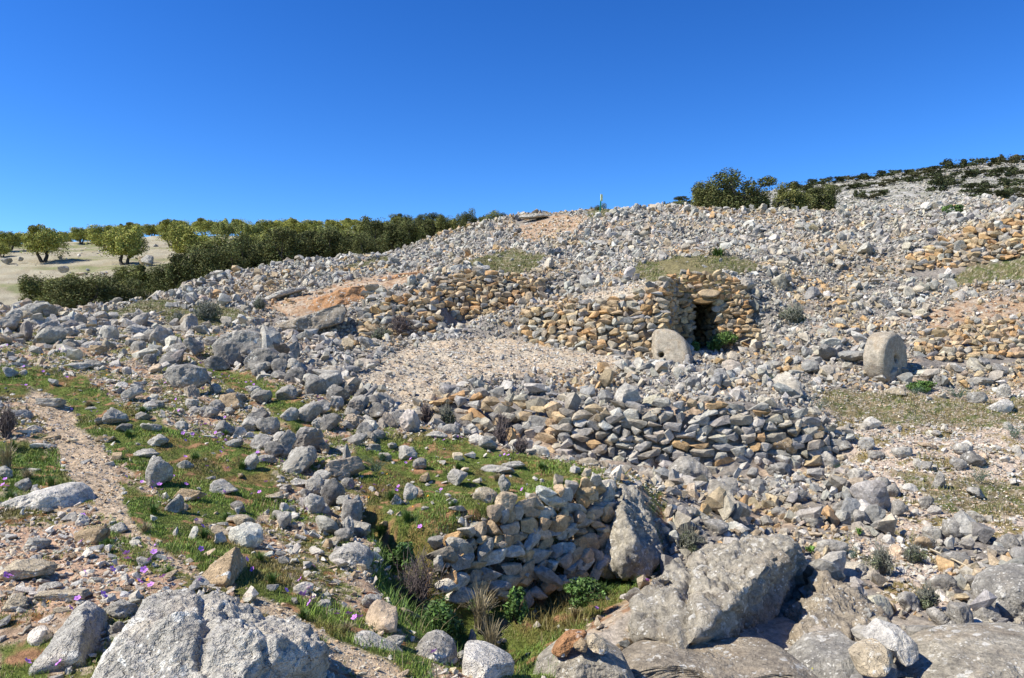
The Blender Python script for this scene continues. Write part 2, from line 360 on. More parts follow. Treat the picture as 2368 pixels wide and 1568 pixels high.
def limestone(name, lichen=.5, stain=.5, bump=.5, scale=1.0, color=None, pits=0.5):
    m, nt, b = newmat(name, .92, .2)
    tc = N(nt, "ShaderNodeTexCoord"); co_ = tc.outputs['Object']
    if color is None:
        at = N(nt, "ShaderNodeAttribute"); at.attribute_name = "tint"; base = at.outputs['Color']
    else:
        rgb = N(nt, "ShaderNodeRGB"); rgb.outputs[0].default_value = (*color, 1); base = rgb.outputs[0]
    n_a = noise(nt, co_, 3.2 * scale, 6, .65); n_b = noise(nt, co_, 17 * scale, 5, .7); n_c = noise(nt, co_, 75 * scale, 3, .7)
    v = mix(nt, 1.0, base, ramp(nt, n_a, .3, .7, (.60, .60, .61, 1), (1.32, 1.31, 1.28, 1)), 'MULTIPLY')
    v = mix(nt, 1.0, v, ramp(nt, n_b, .32, .68, (.62, .62, .62, 1), (1.24, 1.24, 1.24, 1)), 'MULTIPLY')
    v = mix(nt, 1.0, v, ramp(nt, n_c, .3, .7, (.82, .82, .82, 1), (1.15, 1.15, 1.15, 1)), 'MULTIPLY')
    st = ramp(nt, noise(nt, co_, 2.1 * scale, 5, .6), .50, .66)
    mm = N(nt, "ShaderNodeMath", operation='MULTIPLY'); nt.links.new(st, mm.inputs[0]); mm.inputs[1].default_value = stain
    v = mix(nt, mm.outputs[0], v, (.36, .255, .15, 1))
    if lichen > 0:
        vo = N(nt, "ShaderNodeTexVoronoi"); vo.inputs['Scale'].default_value = 9 * scale
        wv = N(nt, "ShaderNodeVectorMath", operation='ADD'); nz = N(nt, "ShaderNodeTexNoise"); nz.inputs['Scale'].default_value = 14 * scale
        nt.links.new(co_, nz.inputs['Vector']); sc = N(nt, "ShaderNodeVectorMath", operation='SCALE'); sc.inputs['Scale'].default_value = .09 / scale
        nt.links.new(nz.outputs['Color'], sc.inputs[0]); nt.links.new(co_, wv.inputs[0]); nt.links.new(sc.outputs[0], wv.inputs[1]); nt.links.new(wv.outputs[0], vo.inputs['Vector'])
        vo2 = N(nt, "ShaderNodeTexVoronoi"); vo2.inputs['Scale'].default_value = 27 * scale; nt.links.new(wv.outputs[0], vo2.inputs['Vector'])
        sp1 = ramp(nt, vo.outputs['Distance'], .27, .31, (1, 1, 1, 1), (0, 0, 0, 1)); sp2 = ramp(nt, vo2.outputs['Distance'], .25, .32, (1, 1, 1, 1), (0, 0, 0, 1))
        sel = ramp(nt, noise(nt, co_, 3.7 * scale, 3), .50, .56); sel2 = ramp(nt, noise(nt, co_, 5.3 * scale, 3), .47, .55)
        a1 = N(nt, "ShaderNodeMath", operation='MULTIPLY'); nt.links.new(sp1, a1.inputs[0]); nt.links.new(sel, a1.inputs[1])
        a2 = N(nt, "ShaderNodeMath", operation='MULTIPLY'); nt.links.new(sp2, a2.inputs[0]); nt.links.new(sel2, a2.inputs[1])
        a3 = N(nt, "ShaderNodeMath", operation='MAXIMUM'); nt.links.new(a1.outputs[0], a3.inputs[0]); nt.links.new(a2.outputs[0], a3.inputs[1])
        a4 = N(nt, "ShaderNodeMath", operation='MULTIPLY'); nt.links.new(a3.outputs[0], a4.inputs[0]); a4.inputs[1].default_value = lichen
        v = mix(nt, a4.outputs[0], v, (.68, .665, .61, 1))
        dk = ramp(nt, noise(nt, co_, 6.3 * scale, 6, .75), .60, .72)
        a5 = N(nt, "ShaderNodeMath", operation='MULTIPLY'); nt.links.new(dk, a5.inputs[0]); a5.inputs[1].default_value = .6
        v = mix(nt, a5.outputs[0], v, (.13, .12, .105, 1))
    v = mix(nt, 1.0, v, (1.03, 1.0, .92, 1), 'MULTIPLY')
    nt.links.new(v, b.inputs['Base Color'])
    bp = N(nt, "ShaderNodeBump"); bp.inputs['Strength'].default_value = bump; bp.inputs['Distance'].default_value = .045 / scale
    add = N(nt, "ShaderNodeMath", operation='MULTIPLY_ADD'); nt.links.new(n_c, add.inputs[0]); add.inputs[1].default_value = .25; nt.links.new(n_b, add.inputs[2])
    nt.links.new(add.outputs[0], bp.inputs['Height'])
    bp2 = N(nt, "ShaderNodeBump"); bp2.inputs['Strength'].default_value = bump; bp2.inputs['Distance'].default_value = .05 / scale
    vc = N(nt, "ShaderNodeTexVoronoi"); vc.feature = 'DISTANCE_TO_EDGE'; vc.inputs['Scale'].default_value = 5.5 * scale; vn = N(nt, "ShaderNodeVectorMath", operation='ADD'); nn_ = N(nt, "ShaderNodeTexNoise"); nn_.inputs['Scale'].default_value = 6 * scale; nn_.inputs['Detail'].default_value = 4
    nt.links.new(co_, nn_.inputs['Vector']); s2_ = N(nt, "ShaderNodeVectorMath", operation='SCALE'); s2_.inputs['Scale'].default_value = .5 / scale; nt.links.new(nn_.outputs['Color'], s2_.inputs[0]); nt.links.new(co_, vn.inputs[0]); nt.links.new(s2_.outputs[0], vn.inputs[1]); nt.links.new(vn.outputs[0], vc.inputs['Vector'])
    hh = N(nt, "ShaderNodeMath", operation='MULTIPLY_ADD'); nt.links.new(ramp(nt, vc.outputs['Distance'], 0, .02), hh.inputs[0]); hh.inputs[1].default_value = .14; nt.links.new(noise(nt, co_, 7 * scale, 6, .72), hh.inputs[2])
    nt.links.new(hh.outputs[0], bp2.inputs['Height']); nt.links.new(bp.outputs[0], bp2.inputs['Normal'])
    nt.links.new(bp2.outputs[0], b.inputs['Normal'])
    return m
M_ROCK = limestone("weathered_limestone", .85, .25, .9)
M_BOULD = limestone("lichen_covered_limestone", 1.0, .45, .8, .62)
M_RUB = limestone("broken_limestone", 0, .16, .6, 1.2)
M_WALL = limestone("wall_stone", 0, .2, .7, 1.2)
M_BED = limestone("bedrock_limestone", .85, .28, .9, 1.1)
M_MILL = limestone("millstone_stone", .35, .45, 1.0, 2.2, (.47, .415, .33))
def attr_mat(name, rough=.95, bump=.4, bs=22, var=.25, spec=.15, trans=0):
    m, nt, b = newmat(name, rough, spec)
    at = N(nt, "ShaderNodeAttribute"); at.attribute_name = "tint"; tc = N(nt, "ShaderNodeTexCoord")
    v = mix(nt, 1.0, at.outputs['Color'], ramp(nt, noise(nt, tc.outputs['Object'], bs, 5, .7), .3, .7, (1 - var, 1 - var, 1 - var, 1), (1 + var, 1 + var, 1 + var, 1)), 'MULTIPLY')
    nt.links.new(v, b.inputs['Base Color'])
    if bump:
        bp = N(nt, "ShaderNodeBump"); bp.inputs['Strength'].default_value = bump; bp.inputs['Distance'].default_value = .05
        nt.links.new(noise(nt, tc.outputs['Object'], bs * .7, 6, .75), bp.inputs['Height']); nt.links.new(bp.outputs[0], b.inputs['Normal'])
    return m
M_GROUND = attr_mat("stony_soil", .97, 1.0, 13, .5, .1)
M_PLANT = attr_mat("plant_green", .6, 0, 9, .2, .3)
M_LEAF = attr_mat("tree_leaves", .7, 0, 1.5, .25, .08)
M_GRASS = attr_mat("grass_blades", .6, 0, 3, .25, .25)
M_BARK = attr_mat("bark", .9, .6, 12, .3, .1)
M_PETAL = attr_mat("petal", .6, 0, 30, .08, .2)
def plain(name, c, rough=.5, var=.1):
    m, nt, b = newmat(name, rough, .4); tc = N(nt, "ShaderNodeTexCoord")
    v = mix(nt, 1.0, (*c, 1), ramp(nt, noise(nt, tc.outputs['Object'], 7, 4), .3, .7, (1 - var,) * 3 + (1,), (1 + var,) * 3 + (1,)), 'MULTIPLY')
    nt.links.new(v, b.inputs['Base Color']); return m

# ------------------------------------------------------------------ terrain: the ground, and the hills beyond
V = np.stack([GX, GY, GZ], -1).reshape(-1, 3); CL = col.reshape(-1, 3)
jm = int(np.searchsorted(dv, math.log(52)))
q1 = Q[(Q[:, 0] // NU) < jm]; q2 = Q[(Q[:, 0] // NU) >= jm]
n1_ = (jm + 1) * NU
g = link("ground", npmesh("ground", V[:n1_], q1, True, CL[:n1_]), M_GROUND); tag(g, kind='structure')
g = link("hills", npmesh("hills", V[jm * NU:], q2 - jm * NU, True, CL[jm * NU:]), M_GROUND); tag(g, kind='structure')

# ------------------------------------------------------------------ stone shapes
def hull(n, seed, box=0.35):
    r = np.random.default_rng(seed); bm = bmesh.new()
    for k in range(n):
        d = r.normal(size=3); d /= np.linalg.norm(d)
        c = d / np.abs(d).max(); p = d * (1 - box) + c * box
        bm.verts.new(p * r.uniform(.82, 1.05))
    bmesh.ops.convex_hull(bm, input=bm.verts)
    bmesh.ops.delete(bm, geom=[v for v in bm.verts if not v.link_faces], context='VERTS')
    bmesh.ops.triangulate(bm, faces=bm.faces); bm.verts.index_update()
    v = np.array([v.co[:] for v in bm.verts]); f = np.array([[a.index for a in f.verts] for f in bm.faces]); bm.free()
    return v, f
def ico(n):
    bm = bmesh.new(); bmesh.ops.create_icosphere(bm, subdivisions=n, radius=1.0)
    v = np.array([v.co[:] for v in bm.verts]); f = np.array([[a.index for a in f.verts] for f in bm.faces]); bm.free(); return v, f
ICO = {n: ico(n) for n in (3, 4, 5, 6, 7)}
def planecut(d, seed, n=12, p=20, lo=.62):
    r = np.random.default_rng(seed)
    k = r.normal(size=(n, 3)); k /= np.linalg.norm(k, axis=1)[:, None]; ds = r.uniform(lo, 1, n)
    s = np.clip(d @ k.T, 0, None) / ds
    return (np.sum(s ** p, 1) + .80 ** p) ** (-1 / p)
def craggy(n, seed, planes=11, p=18, rough=.10, lo=.58, fine=.03):
    d, f = ICO[n]; r = planecut(d, seed, planes, p, lo)
    o = (seed * 7.13) % 100
    q = d * r[:, None]
    r = r * (1 + rough * (ridge(q * 1.6 + o, 3) - .55) + fine * fbm(q * 6 + o, 3))
    return d * r[:, None], f
PH = [hull(int(8 + (k * 5) % 7), 100 + k, .1 + .5 * ((k * 37) % 10) / 10) for k in range(36)]        # small angular stones
PW = [hull(int(11 + (k * 7) % 8), 300 + k, .15 + .45 * ((k * 31) % 10) / 10) for k in range(40)]                                  # wall and middle stones
PM = [craggy(3, 700 + k, 7, 40, .18, .45, .04) for k in range(24)]
PQ = [craggy(4, 900 + k, 9, 44, .07, .52, .025) for k in range(20)]
PN = [craggy(4, 800 + k, 7, 44, .20, .45, .05) for k in range(16)]
def rotm(n, r, tilt=None):
    if tilt is None:
        q = r.normal(size=(n, 4)); q /= np.linalg.norm(q, axis=1)[:, None]
    else:
        yaw = r.uniform(0, 2 * math.pi, n); ax = r.normal(size=(n, 2)) * tilt * .5
        a = np.stack([np.cos(yaw / 2), 0 * yaw, 0 * yaw, np.sin(yaw / 2)], -1)
        b = np.stack([np.ones(n), ax[:, 0], ax[:, 1], 0 * yaw], -1); b /= np.linalg.norm(b, axis=1)[:, None]
        w1, x1, y1, z1 = b.T; w2, x2, y2, z2 = a.T
        q = np.stack([w1*w2-x1*x2-y1*y2-z1*z2, w1*x2+x1*w2+y1*z2-z1*y2, w1*y2-x1*z2+y1*w2+z1*x2, w1*z2+x1*y2-y1*x2+z1*w2], -1)
    w, x, y, z = q.T
    return np.stack([1-2*(y*y+z*z), 2*(x*y-z*w), 2*(x*z+y*w), 2*(x*y+z*w), 1-2*(x*x+z*z), 2*(y*z-x*w), 2*(x*z-y*w), 2*(y*z+x*w), 1-2*(x*x+y*y)], -1).reshape(n, 3, 3)
class Heap:
    def __init__(s): s.V = []; s.F = []; s.T = []; s.n = 0
    def add(s, v, f, t):
        s.V.append(v); s.F.append(f + s.n); s.T.append(np.broadcast_to(t, (len(v), 3))); s.n += len(v)
    def stones(s, protos, pos, size, rot, tint, r):
        pi = r.integers(0, len(protos), len(pos))
        for k, (pv, pf) in enumerate(protos):
            m = np.where(pi == k)[0]
            if not len(m): continue
            v = np.einsum('nij,nkj->nki', rot[m], pv[None] * size[m][:, None]) + pos[m][:, None]
            f = pf[None] + (np.arange(len(m)) * len(pv))[:, None, None] + s.n
            s.V.append(v.reshape(-1, 3)); s.F.append(f.reshape(-1, 3)); s.T.append(np.repeat(tint[m], len(pv), 0)); s.n += len(m) * len(pv)
    def mesh(s, name, smooth=False):
        return npmesh(name, np.concatenate(s.V), np.concatenate(s.F), smooth, np.concatenate(s.T))
PAL = {'warm': [(.56,.42,.25), (.60,.46,.29), (.50,.38,.24), (.60,.38,.19), (.48,.42,.33)],
       'out': [(.36,.34,.30), (.44,.42,.37), (.29,.275,.25), (.52,.49,.43), (.40,.34,.26)],
       'grey': [(.43,.415,.375), (.37,.36,.335), (.48,.46,.41), (.32,.315,.30), (.45,.415,.345), (.50,.455,.37), (.56,.54,.49)],
       'pale': [(.64,.57,.46), (.60,.49,.35), (.66,.62,.54), (.53,.50,.45), (.58,.42,.28)],
       'tan': [(.50,.40,.26), (.54,.44,.30), (.43,.36,.27), (.56,.38,.20), (.50,.46,.38), (.42,.38,.31)],
       'bank': [(.50,.475,.42), (.60,.565,.49), (.42,.40,.355), (.54,.43,.31), (.68,.635,.55)],
       'white': [(.64,.62,.56), (.70,.67,.61), (.50,.48,.44), (.60,.50,.39)]}
def tints(n, pal, r, j=.10):
    c = np.array(PAL[pal])[r.integers(0, len(PAL[pal]), n)]
    return np.clip(c * (1 + r.normal(size=(n, 1)) * j) * (1 + r.normal(size=(n, 3)) * .015), .03, .75)

# cell areas for scattering
P3 = np.stack([GX, GY, GZ0], -1)
e1 = P3[:-1, 1:] - P3[:-1, :-1]; e2 = P3[1:, :-1] - P3[:-1, :-1]
crs = np.cross(e1, e2); AREA = np.linalg.norm(crs, axis=-1); NRM = crs / (AREA[..., None] + 1e-12)
slope = NRM[..., 2]
cD = DD[:-1, :-1]; cU = UU[:-1, :-1]; cZ = ZN[:-1, :-1]; cPX = PX[:-1, :-1]; cPY = PY0[:-1, :-1]
tcell = (GZ0[:-1, :-1] - EYE) / cD
VIS = (tcell >= TTv[:-1, :-1] - .02) & (np.abs(cU) < .84) & (cPY < 1640)
ROOF = (GX[:-1, :-1] > XD0 - .3) & (GX[:-1, :-1] < XD1 + .3) & (cD > 24.4) & (cD < 25.2)
def scatter(dens, r):
    """dens: expected stones per square metre in every cell -> positions and cell indices"""
    lam = np.where(VIS & ~ROOF, dens * AREA, 0); n = r.poisson(np.clip(lam, 0, 40))
    j, i = np.nonzero(n); rep = n[j, i]; j = np.repeat(j, rep); i = np.repeat(i, rep)
    a = r.uniform(size=len(j))[:, None]; b = r.uniform(size=len(j))[:, None]
    p = P3[j, i] * (1 - a) * (1 - b) + P3[j, i + 1] * a * (1 - b) + P3[j + 1, i] * (1 - a) * b + P3[j + 1, i + 1] * a * b
    return p, j, i
def Z(*zs): return np.isin(cZ, zs)
clump = fbm(x3(GX, GY)[:-1, :-1] * .9 + 70, 3); clump2 = fbm(x3(GX, GY)[:-1, :-1] * 2.3 + 90, 3)
heaps = {'rubble': Heap(), 'pebbles': Heap()}
# drystone faces are built as walls: keep loose stone off them
WALLS = []
def wall_line(name, label, base, top, s0, pal, mat_t=None, **k):
    WALLS.append((name, label, base, top, s0, pal, k))
W_ = wall_line
W_('dry_stone_wall', 'long grey dry stone retaining wall bulging above the grey boulders right of centre', [(1290,1052,14.6),(1400,1072,14.5),(1520,1087,14.4),(1650,1097,14.35),(1780,1097,14.35),(1890,1072,14.4),(1960,1035,14.9)], [(1290,958,14.85),(1400,944,14.75),(1520,936,14.7),(1650,932,14.7),(1780,940,14.7),(1880,968,14.8),(1950,992,15.1)], .25, 'greytan')
W_('dry_stone_wall', 'low tan and grey dry stone wall below the pale spoil mound', [(1060,985,15.5),(1150,1008,15.15),(1240,1036,14.85),(1300,1054,14.6)], [(1035,912,15.9),(1150,908,15.6),(1240,934,15.2),(1300,954,14.9)], .26, 'tangrey')
W_('dry_stone_wall', 'half collapsed tan dry stone wall with a dark recess behind the dead thorn bush', [(830,786,24.9),(900,790,25.1),(960,784,25.5),(1010,774,25.8)], [(825,728,26.0),(900,694,26.3),(960,680,26.5),(1015,668,26.6)], .26, 'tangrey')
W_('dry_stone_wall', 'upper tan dry stone wall directly below the sloping grass patch', [(1015,742,27.1),(1080,738,27.3),(1160,728,27.5),(1255,712,27.9)], [(1010,650,27.9),(1070,630,28.1),(1150,632,28.2),(1250,645,28.4)], .26, 'tan')
W_('dry_stone_wall', 'dark shadowed tan dry stone wall climbing to the right edge under the grey rubble', [(2090,628,29.3),(2180,624,29.1),(2270,611,28.9),(2375,588,28.6),(2480,575,28.5)], [(2100,592,29.9),(2180,556,30.0),(2260,527,29.8),(2330,506,29.7),(2375,498,29.6),(2480,480,29.5)], .30, 'tan')
W_('dry_stone_wall', 'short orange dry stone wall on the earth bank above the upright millstone', [(2110,834,21.1),(2250,834,21.1),(2375,822,21.3),(2480,815,21.4)], [(2120,768,21.9),(2250,742,22.1),(2375,738,22.1),(2480,740,22.2)], .24, 'tan')
W_('dry_stone_wall', 'small flat topped stone platform wall on the ridge left of the green signpost', [(1190,509,47.0),(1272,508,46.6)], [(1188,498,47.2),(1275,496,46.9)], .34, 'greytan')
W_('dry_stone_wall', 'broken dry stone wall of tan boulders lining the back of the dark green pit', [(1010,1345,6.8),(1100,1398,7.05),(1250,1375,7.5),(1330,1350,7.8),(1400,1335,8.1)], [(1005,1252,7.05),(1090,1218,7.3),(1180,1166,7.6),(1300,1128,8.15),(1400,1116,8.7)],   .165, 'pit', loose=.2, depth=.75, protos=PQ)
def near_wall(px, py, D):
    m = np.zeros(np.shape(px), bool)
    for n_, l_, b_, t_, s_, p_, k_ in WALLS:
        poly = [(x, y + (16 if b_[0][2] > 12 else 4)) for x, y, d in b_] + [(x, y + 4) for x, y, d in t_[::-1]]
        dm = sum(d for _, _, d in b_ + t_) / len(b_ + t_)
        m |= inpoly(px, py, poly) & (np.abs(D - dm) < 1.6)
    return m
CUT = [(600,772),(640,720),(700,684),(800,655),(870,640),(990,622),(985,645),(880,672),(800,712),(740,762),(660,780)]
HUTP = [(1385,826),(1530,828),(1560,806),(1700,812),(1742,812),(1712,652),(1640,636),(1560,652),(1530,660),(1385,700)]
NW = near_wall(cPX, cPY, cD) | (inpoly(cPX, cPY, HUTP) & (cD > 21.5) & (cD < 26.2)) | (inpoly(cPX, cPY, CUT) & (cD > 24) & (cD < 34) & (R.uniform(size=cD.shape) < .5))
def keep(a): return np.where(NW, 0, a)
def size3(n, s, r, flat=(.45, .85)):
    return np.stack([s * r.uniform(.8, 1.35, n), s * r.uniform(.65, 1.0, n), s * r.uniform(*flat, n)], -1) * .5
def layer(heap, protos, dens, smin, smax, pal, r, tilt=.5, flat=(.45, .85), lift=.12, minpx=1.6, power=1.6, mult=None):
    p, j, i = scatter(dens, r); n = len(p)
    if n == 0: return
    s = smin * (smax / smin) ** (r.uniform(size=n) ** power)
    if mult is not None: s = s * mult[j, i]
    ok = s * F / p[:, 1] > minpx; p = p[ok]; s = s[ok]; j = j[ok]; i = i[ok]; n = len(p)
    sz = size3(n, s, r, flat); nr = NRM[j, i]
    p = p + nr * (s * r.uniform(-.05, lift + .25, n))[:, None]
    pl = tints(n, pal, r) if isinstance(pal, str) else pal(n, p, j, i, r)
    heaps[heap].stones(protos, p, sz, rotm(n, r, tilt), pl, r)
def regional(n, p, j, i, r):
    """stone colour follows broad drifts of grey and tan over the slope"""
    k = fbm(np.stack([p[:, 0], p[:, 1], 0 * p[:, 0]], -1) * .33 + 5, 3) + r.normal(size=n) * .22
    g_, t_ = tints(n, 'grey', r), tints(n, 'tan', r)
    wh = tints(n, 'white', r); c = np.where((k > .22)[:, None], t_, g_)
    return np.where((r.uniform(size=n) < .08)[:, None], wh, c)
farm = np.clip((60 - cD) / 10, 0, 1)
rubz = Z(RUB)
coarse = np.clip(1 + 2.2 * fbm(x3(GX, GY)[:-1, :-1] * .42 + 33, 3), .25, 1.9)
layer('rubble', PM, keep(rubz * (cD < 46) * .34 * coarse ** 2), .38, .66, 'grey', R, .7, (.4, .75), lift=.1)
# main rubble: three sizes, heaped
layer('rubble', PW, keep(rubz * (cD < 24) * 4.4 * coarse), .19, .46, regional, R, .75, lift=.30)
layer('rubble', PH, keep(rubz * (cD >= 24) * 6.2 * coarse), .17, .50, regional, R, .75, lift=.30)
layer('rubble', PH, keep(rubz * 26 * farm * (2.1 - coarse)), .11, .26, regional, R, .8, lift=.15)
layer('rubble', PH, keep(rubz * 90 * (cD < 34)), .05, .13, regional, R, .8, minpx=2.4)
layer('rubble', PH, keep(Z(SCREE) * 2.4 * np.clip(.6 + clump, 0, 2)), .10, .30, 'grey', R, .5)
layer('rubble', PH, keep(Z(EARTH) * 9), .07, .30, 'tan', R, .7)
layer('rubble', PH, keep(Z(EARTH) * 14 * np.clip(.5 + 2 * clump, 0, 2)), .08, .24, 'pale', R, .7)
layer('rubble', PH, keep(Z(DRY) * (cD < 50) * 1.8 * np.clip(.5 + 2 * clump, 0, 3)), .08, .30, 'grey', R, .5)
layer('rubble', PH, np.where(ROOF | (cD > 140), 0, Z(FAR) * 2.6 * np.clip(.8 + clump, 0, 2)), .25, .60, 'grey', R, .5, minpx=2.0)
layer('rubble', PH, Z(FAR) * (cD > 120) * .5, .4, 1.0, 'grey', R, .4, (.3, .5), minpx=2.2)
layer('rubble', PH, Z(HILL) * (cD < 150) * .012, .3, 1.0, 'grey', R, .4, minpx=2.6)
# near bank and right shelf
BANKD = np.where(Z(BANK), np.clip(.75 + 2.6 * clump2, 0.05, 3), 0); BANKS = np.maximum(BANKD, Z(BANK) * .55)
FIELD = inpoly(cPX, cPY, [(440,758),(620,795),(880,935),(1010,1000),(900,1050),(840,1120),(850,1340),(780,1290),(640,1150),(600,1060),(480,960),(380,860)]) | (inpoly(cPX, cPY, [(-300,700),(460,745),(460,800),(200,812),(-300,800)]))
layer('rubble', PN, np.where(FIELD & Z(BANK), 3.4, 0) * (cD < 14) * np.clip(.4 + 2.5 * clump2, 0, 2), .16, .46, 'out', R, .7, (.5, .9), lift=.2)
layer('rubble', PM, np.where(FIELD & Z(BANK), 1.9, 0) * (cD >= 14), .20, .70, 'out', R, .7, (.5, .9), lift=.25)
layer('rubble', PM, (BANKD * 3.6 + Z(MIXED) * 2.8 * np.clip(.7 + 2 * clump, 0, 3) + Z(GRASS) * (cD < 14) * .35) * (cD < 26), .10, .26, 'bank', R, .6, lift=.05)
layer('rubble', PH, BANKD * (cD > 14) * 3, .2, .55, 'bank', R, .6, lift=.2)
layer('rubble', PH, (BANKS * 50 + Z(MIXED) * 42 + Z(GRAV) * 75 + Z(GRASS) * (cD < 14) * 6), .045, .11, 'bank', R, .5, (.3, .7), minpx=3)
layer('pebbles', PH, (BANKS * 230 + Z(GRAV) * 560 + Z(MIXED) * 260 + Z(MOSS) * 240 + Z(SCREE) * 190 + Z(PATH) * 160) * (cD < 27), .022, .06, 'pale', R, .45, (.25, .6), minpx=2.6)
layer('pebbles', PH, (Z(GRAV) * 900 + Z(PATH) * 1500 + BANKS * 520 + Z(EARTH) * 300) * (cD < 12), .009, .024, 'pale', R, .45, (.25, .6), minpx=2.4, lift=.0)
layer('pebbles', PH, (Z(MIXED) * 60 + Z(SCREE) * 55) * (cD < 27), .05, .12, 'white', R, .4, (.25, .6), minpx=2.6)
layer('pebbles', PH, (Z(BED) * 25) * (cD < 12), .02, .07, 'white', R, .4, (.25, .6), minpx=2.6)
layer('rubble', PM, Z(BED) * (cPX > 1830) * (cD < 13) * 8.0, .12, .40, 'grey', R, .6, lift=.2)
layer('rubble', PH, Z(BED) * (cD < 13) * 14, .04, .14, 'grey', R, .6, minpx=3)
layer('rubble', PH, Z(HILL) * (cD < 150) * .10, .15, .5, 'pale', R, .4, minpx=2.0)

# ------------------------------------------------------------------ dry stone walls and the hut
def w3(x, y, D): return np.array([(x - CX) / F * D, D, EYE + (CY - y) / F * D])
def along(pts):
    P = np.array([w3(*p) for p in pts]); s = np.concatenate([[0], np.cumsum(np.linalg.norm(np.diff(P, axis=0), axis=1))])
    return lambda u: np.stack([np.interp(u * s[-1], s, P[:, k]) for k in range(3)], -1), s[-1]
WPAL = {'greytan': [('grey', .75), ('tan', .25)], 'tangrey': [('warm', .65), ('grey', .35)], 'tan': [('warm', .85), ('grey', .15)], 'pit': [('bank', .5), ('warm', .5)], 'orange': [('warm', 1)]}
def wall_mesh(name, base, top, s0, pal, r, loose=.10, depth=.9, skip=None, protos=None):
    B, lb = along(base); Tp, lt = along(top); H = Heap(); Lw = max(lb, lt)
    hm = np.linalg.norm(B(np.linspace(0, 1, 9)) - Tp(np.linspace(0, 1, 9)), axis=1).max()
    h = 0; pos = []; sz = []; rr = []
    while h < hm + s0 * .2:
        rh = s0 * r.uniform(.48, .85); x = r.uniform(-.1, .1) * s0
        while x < Lw:
            w = s0 * r.uniform(.6, 1.75); u = min(max((x + w / 2) / Lw, 0), 1)
            b, t = B(u), Tp(u); hh = np.linalg.norm(t - b); k = (h + rh / 2) / hh
            if k < 1.06 and not (skip and skip(b + (t - b) * k)):
                c = b + (t - b) * k + np.array([r.normal() * .02, r.uniform(-.12, .12) * s0, r.normal() * loose * s0])
                pos.append(c); a = r.normal() * (.12 + loose); e = np.array([(B(min(u + .02, 1)) - B(max(u - .02, 0)))])[0]; yaw = math.atan2(e[1], e[0]) + r.normal() * .2
                sz.append((w * .56, s0 * depth * .5, rh * .60 * r.uniform(.9, 1.15)))
                M_ = Matrix.Rotation(yaw, 3, 'Z') @ Matrix.Rotation(a, 3, 'Y') @ Matrix.Rotation(r.normal() * .15, 3, 'X')
                if r.uniform() < .5: M_ = M_ @ Matrix.Rotation(math.pi, 3, 'Z')
                rr.append(np.array(M_))
            x += w * .97
        h += rh * .93
    n = len(pos); tn = np.zeros((n, 3)); pk = WPAL[pal]; u_ = r.uniform(size=n); c0 = 0
    for nm, wt in pk:
        m_ = (u_ >= c0) & (u_ < c0 + wt + 1e-6); tn[m_] = tints(m_.sum(), nm, r); c0 += wt
    H.stones(protos or PW, np.array(pos), np.array(sz) * (1.0 if protos else 1.06), np.array(rr), tn, r)
    # small wedging stones in the joints
    m = int(n * 1.2); u_ = r.uniform(size=m); k_ = r.uniform(0, 1, m)[:, None]; c = B(u_) * (1 - k_) + Tp(u_) * k_; c[:, 1] -= r.uniform(-.02, .06, m)
    if skip: ok = np.array([not skip(q) for q in c]); c = c[ok]; m = len(c)
    s_ = s0 * r.uniform(.18, .4, m)
    H.stones(PH, c, size3(m, s_, r), rotm(m, r), tints(m, 'tan' if pal != 'greytan' else 'grey', r), r)
    return H.mesh(name)
def recenter(o):
    me = o.data; n = len(me.vertices); a = np.empty(n * 3, np.float32); me.vertices.foreach_get("co", a); a = a.reshape(-1, 3)
    c = a.mean(0); c[2] = a[:, 2].min(); me.vertices.foreach_set("co", (a - c).ravel()); o.location = [float(q) for q in c]; me.update(); return o
for name, label, base, top, s0, pal, kw in WALLS:
    o = link(name, wall_mesh(name, base, top, s0, pal, R, **kw), M_WALL); recenter(o)
    tag(o, label, 'wall', 'dry stone terrace walls')

hut = empty('stone_hut', w3(1580, 812, 24.6)); HL = np.array(hut.location)
tag(hut, 'tan dry stone hut with a tall black doorway under a grassy top', 'stone hut')
def hpart(name, me, mat=M_WALL):
    n = len(me.vertices); a = np.empty(n * 3, np.float32); me.vertices.foreach_get("co", a); a = a.reshape(-1, 3) - HL; me.vertices.foreach_set("co", a.ravel()); me.update()
    return link(name, me, mat, hut)
hpart('wing_wall', wall_mesh('wing_wall', [(1210,796,23.9),(1300,812,23.1),(1400,828,22.6),(1470,829,22.6),(1530,826,22.7)], [(1200,716,24.3),(1300,708,23.9),(1385,698,23.4),(1460,688,23.3),(1536,656,23.4)], .27, 'tangrey', R))
hpart('return_wall', wall_mesh('return_wall', [(1530,826,22.7),(1548,815,23.8),(1560,808,24.7)], [(1536,654,23.4),(1550,648,24.3),(1562,650,24.9)], .25, 'tan', R))
DX0, DX1 = w3(1605, 0, 24.7)[0], w3(1654, 0, 24.7)[0]; DZ = w3(0, 700, 24.7)[2]
def door_skip(q): return DX0 - .10 < q[0] < DX1 + .04 and q[2] < DZ + .20 and q[1] < 25.6
hpart('front_wall', wall_mesh('front_wall', [(1555,812,24.7),(1605,813,24.7),(1654,813,24.7),(1760,812,24.6)], [(1556,650,25.0),(1605,636,25.1),(1654,634,25.1),(1712,656,25.0)], .24, 'orange', R, skip=door_skip))
for xx, dz_, w_, tn in ((1629, 697, .37, (.38, .25, .12)), (1634, 681, .42, (.54, .42, .27))):
    H = Heap(); v, f = craggy(4, 41 + dz_, 9, 20, .08)
    H.add(v * np.array([w_, .20, .10 if dz_ > 690 else .14]) + w3(xx, dz_, 24.9), f, np.array(tn)); hpart('lintel', H.mesh('lintel', True))
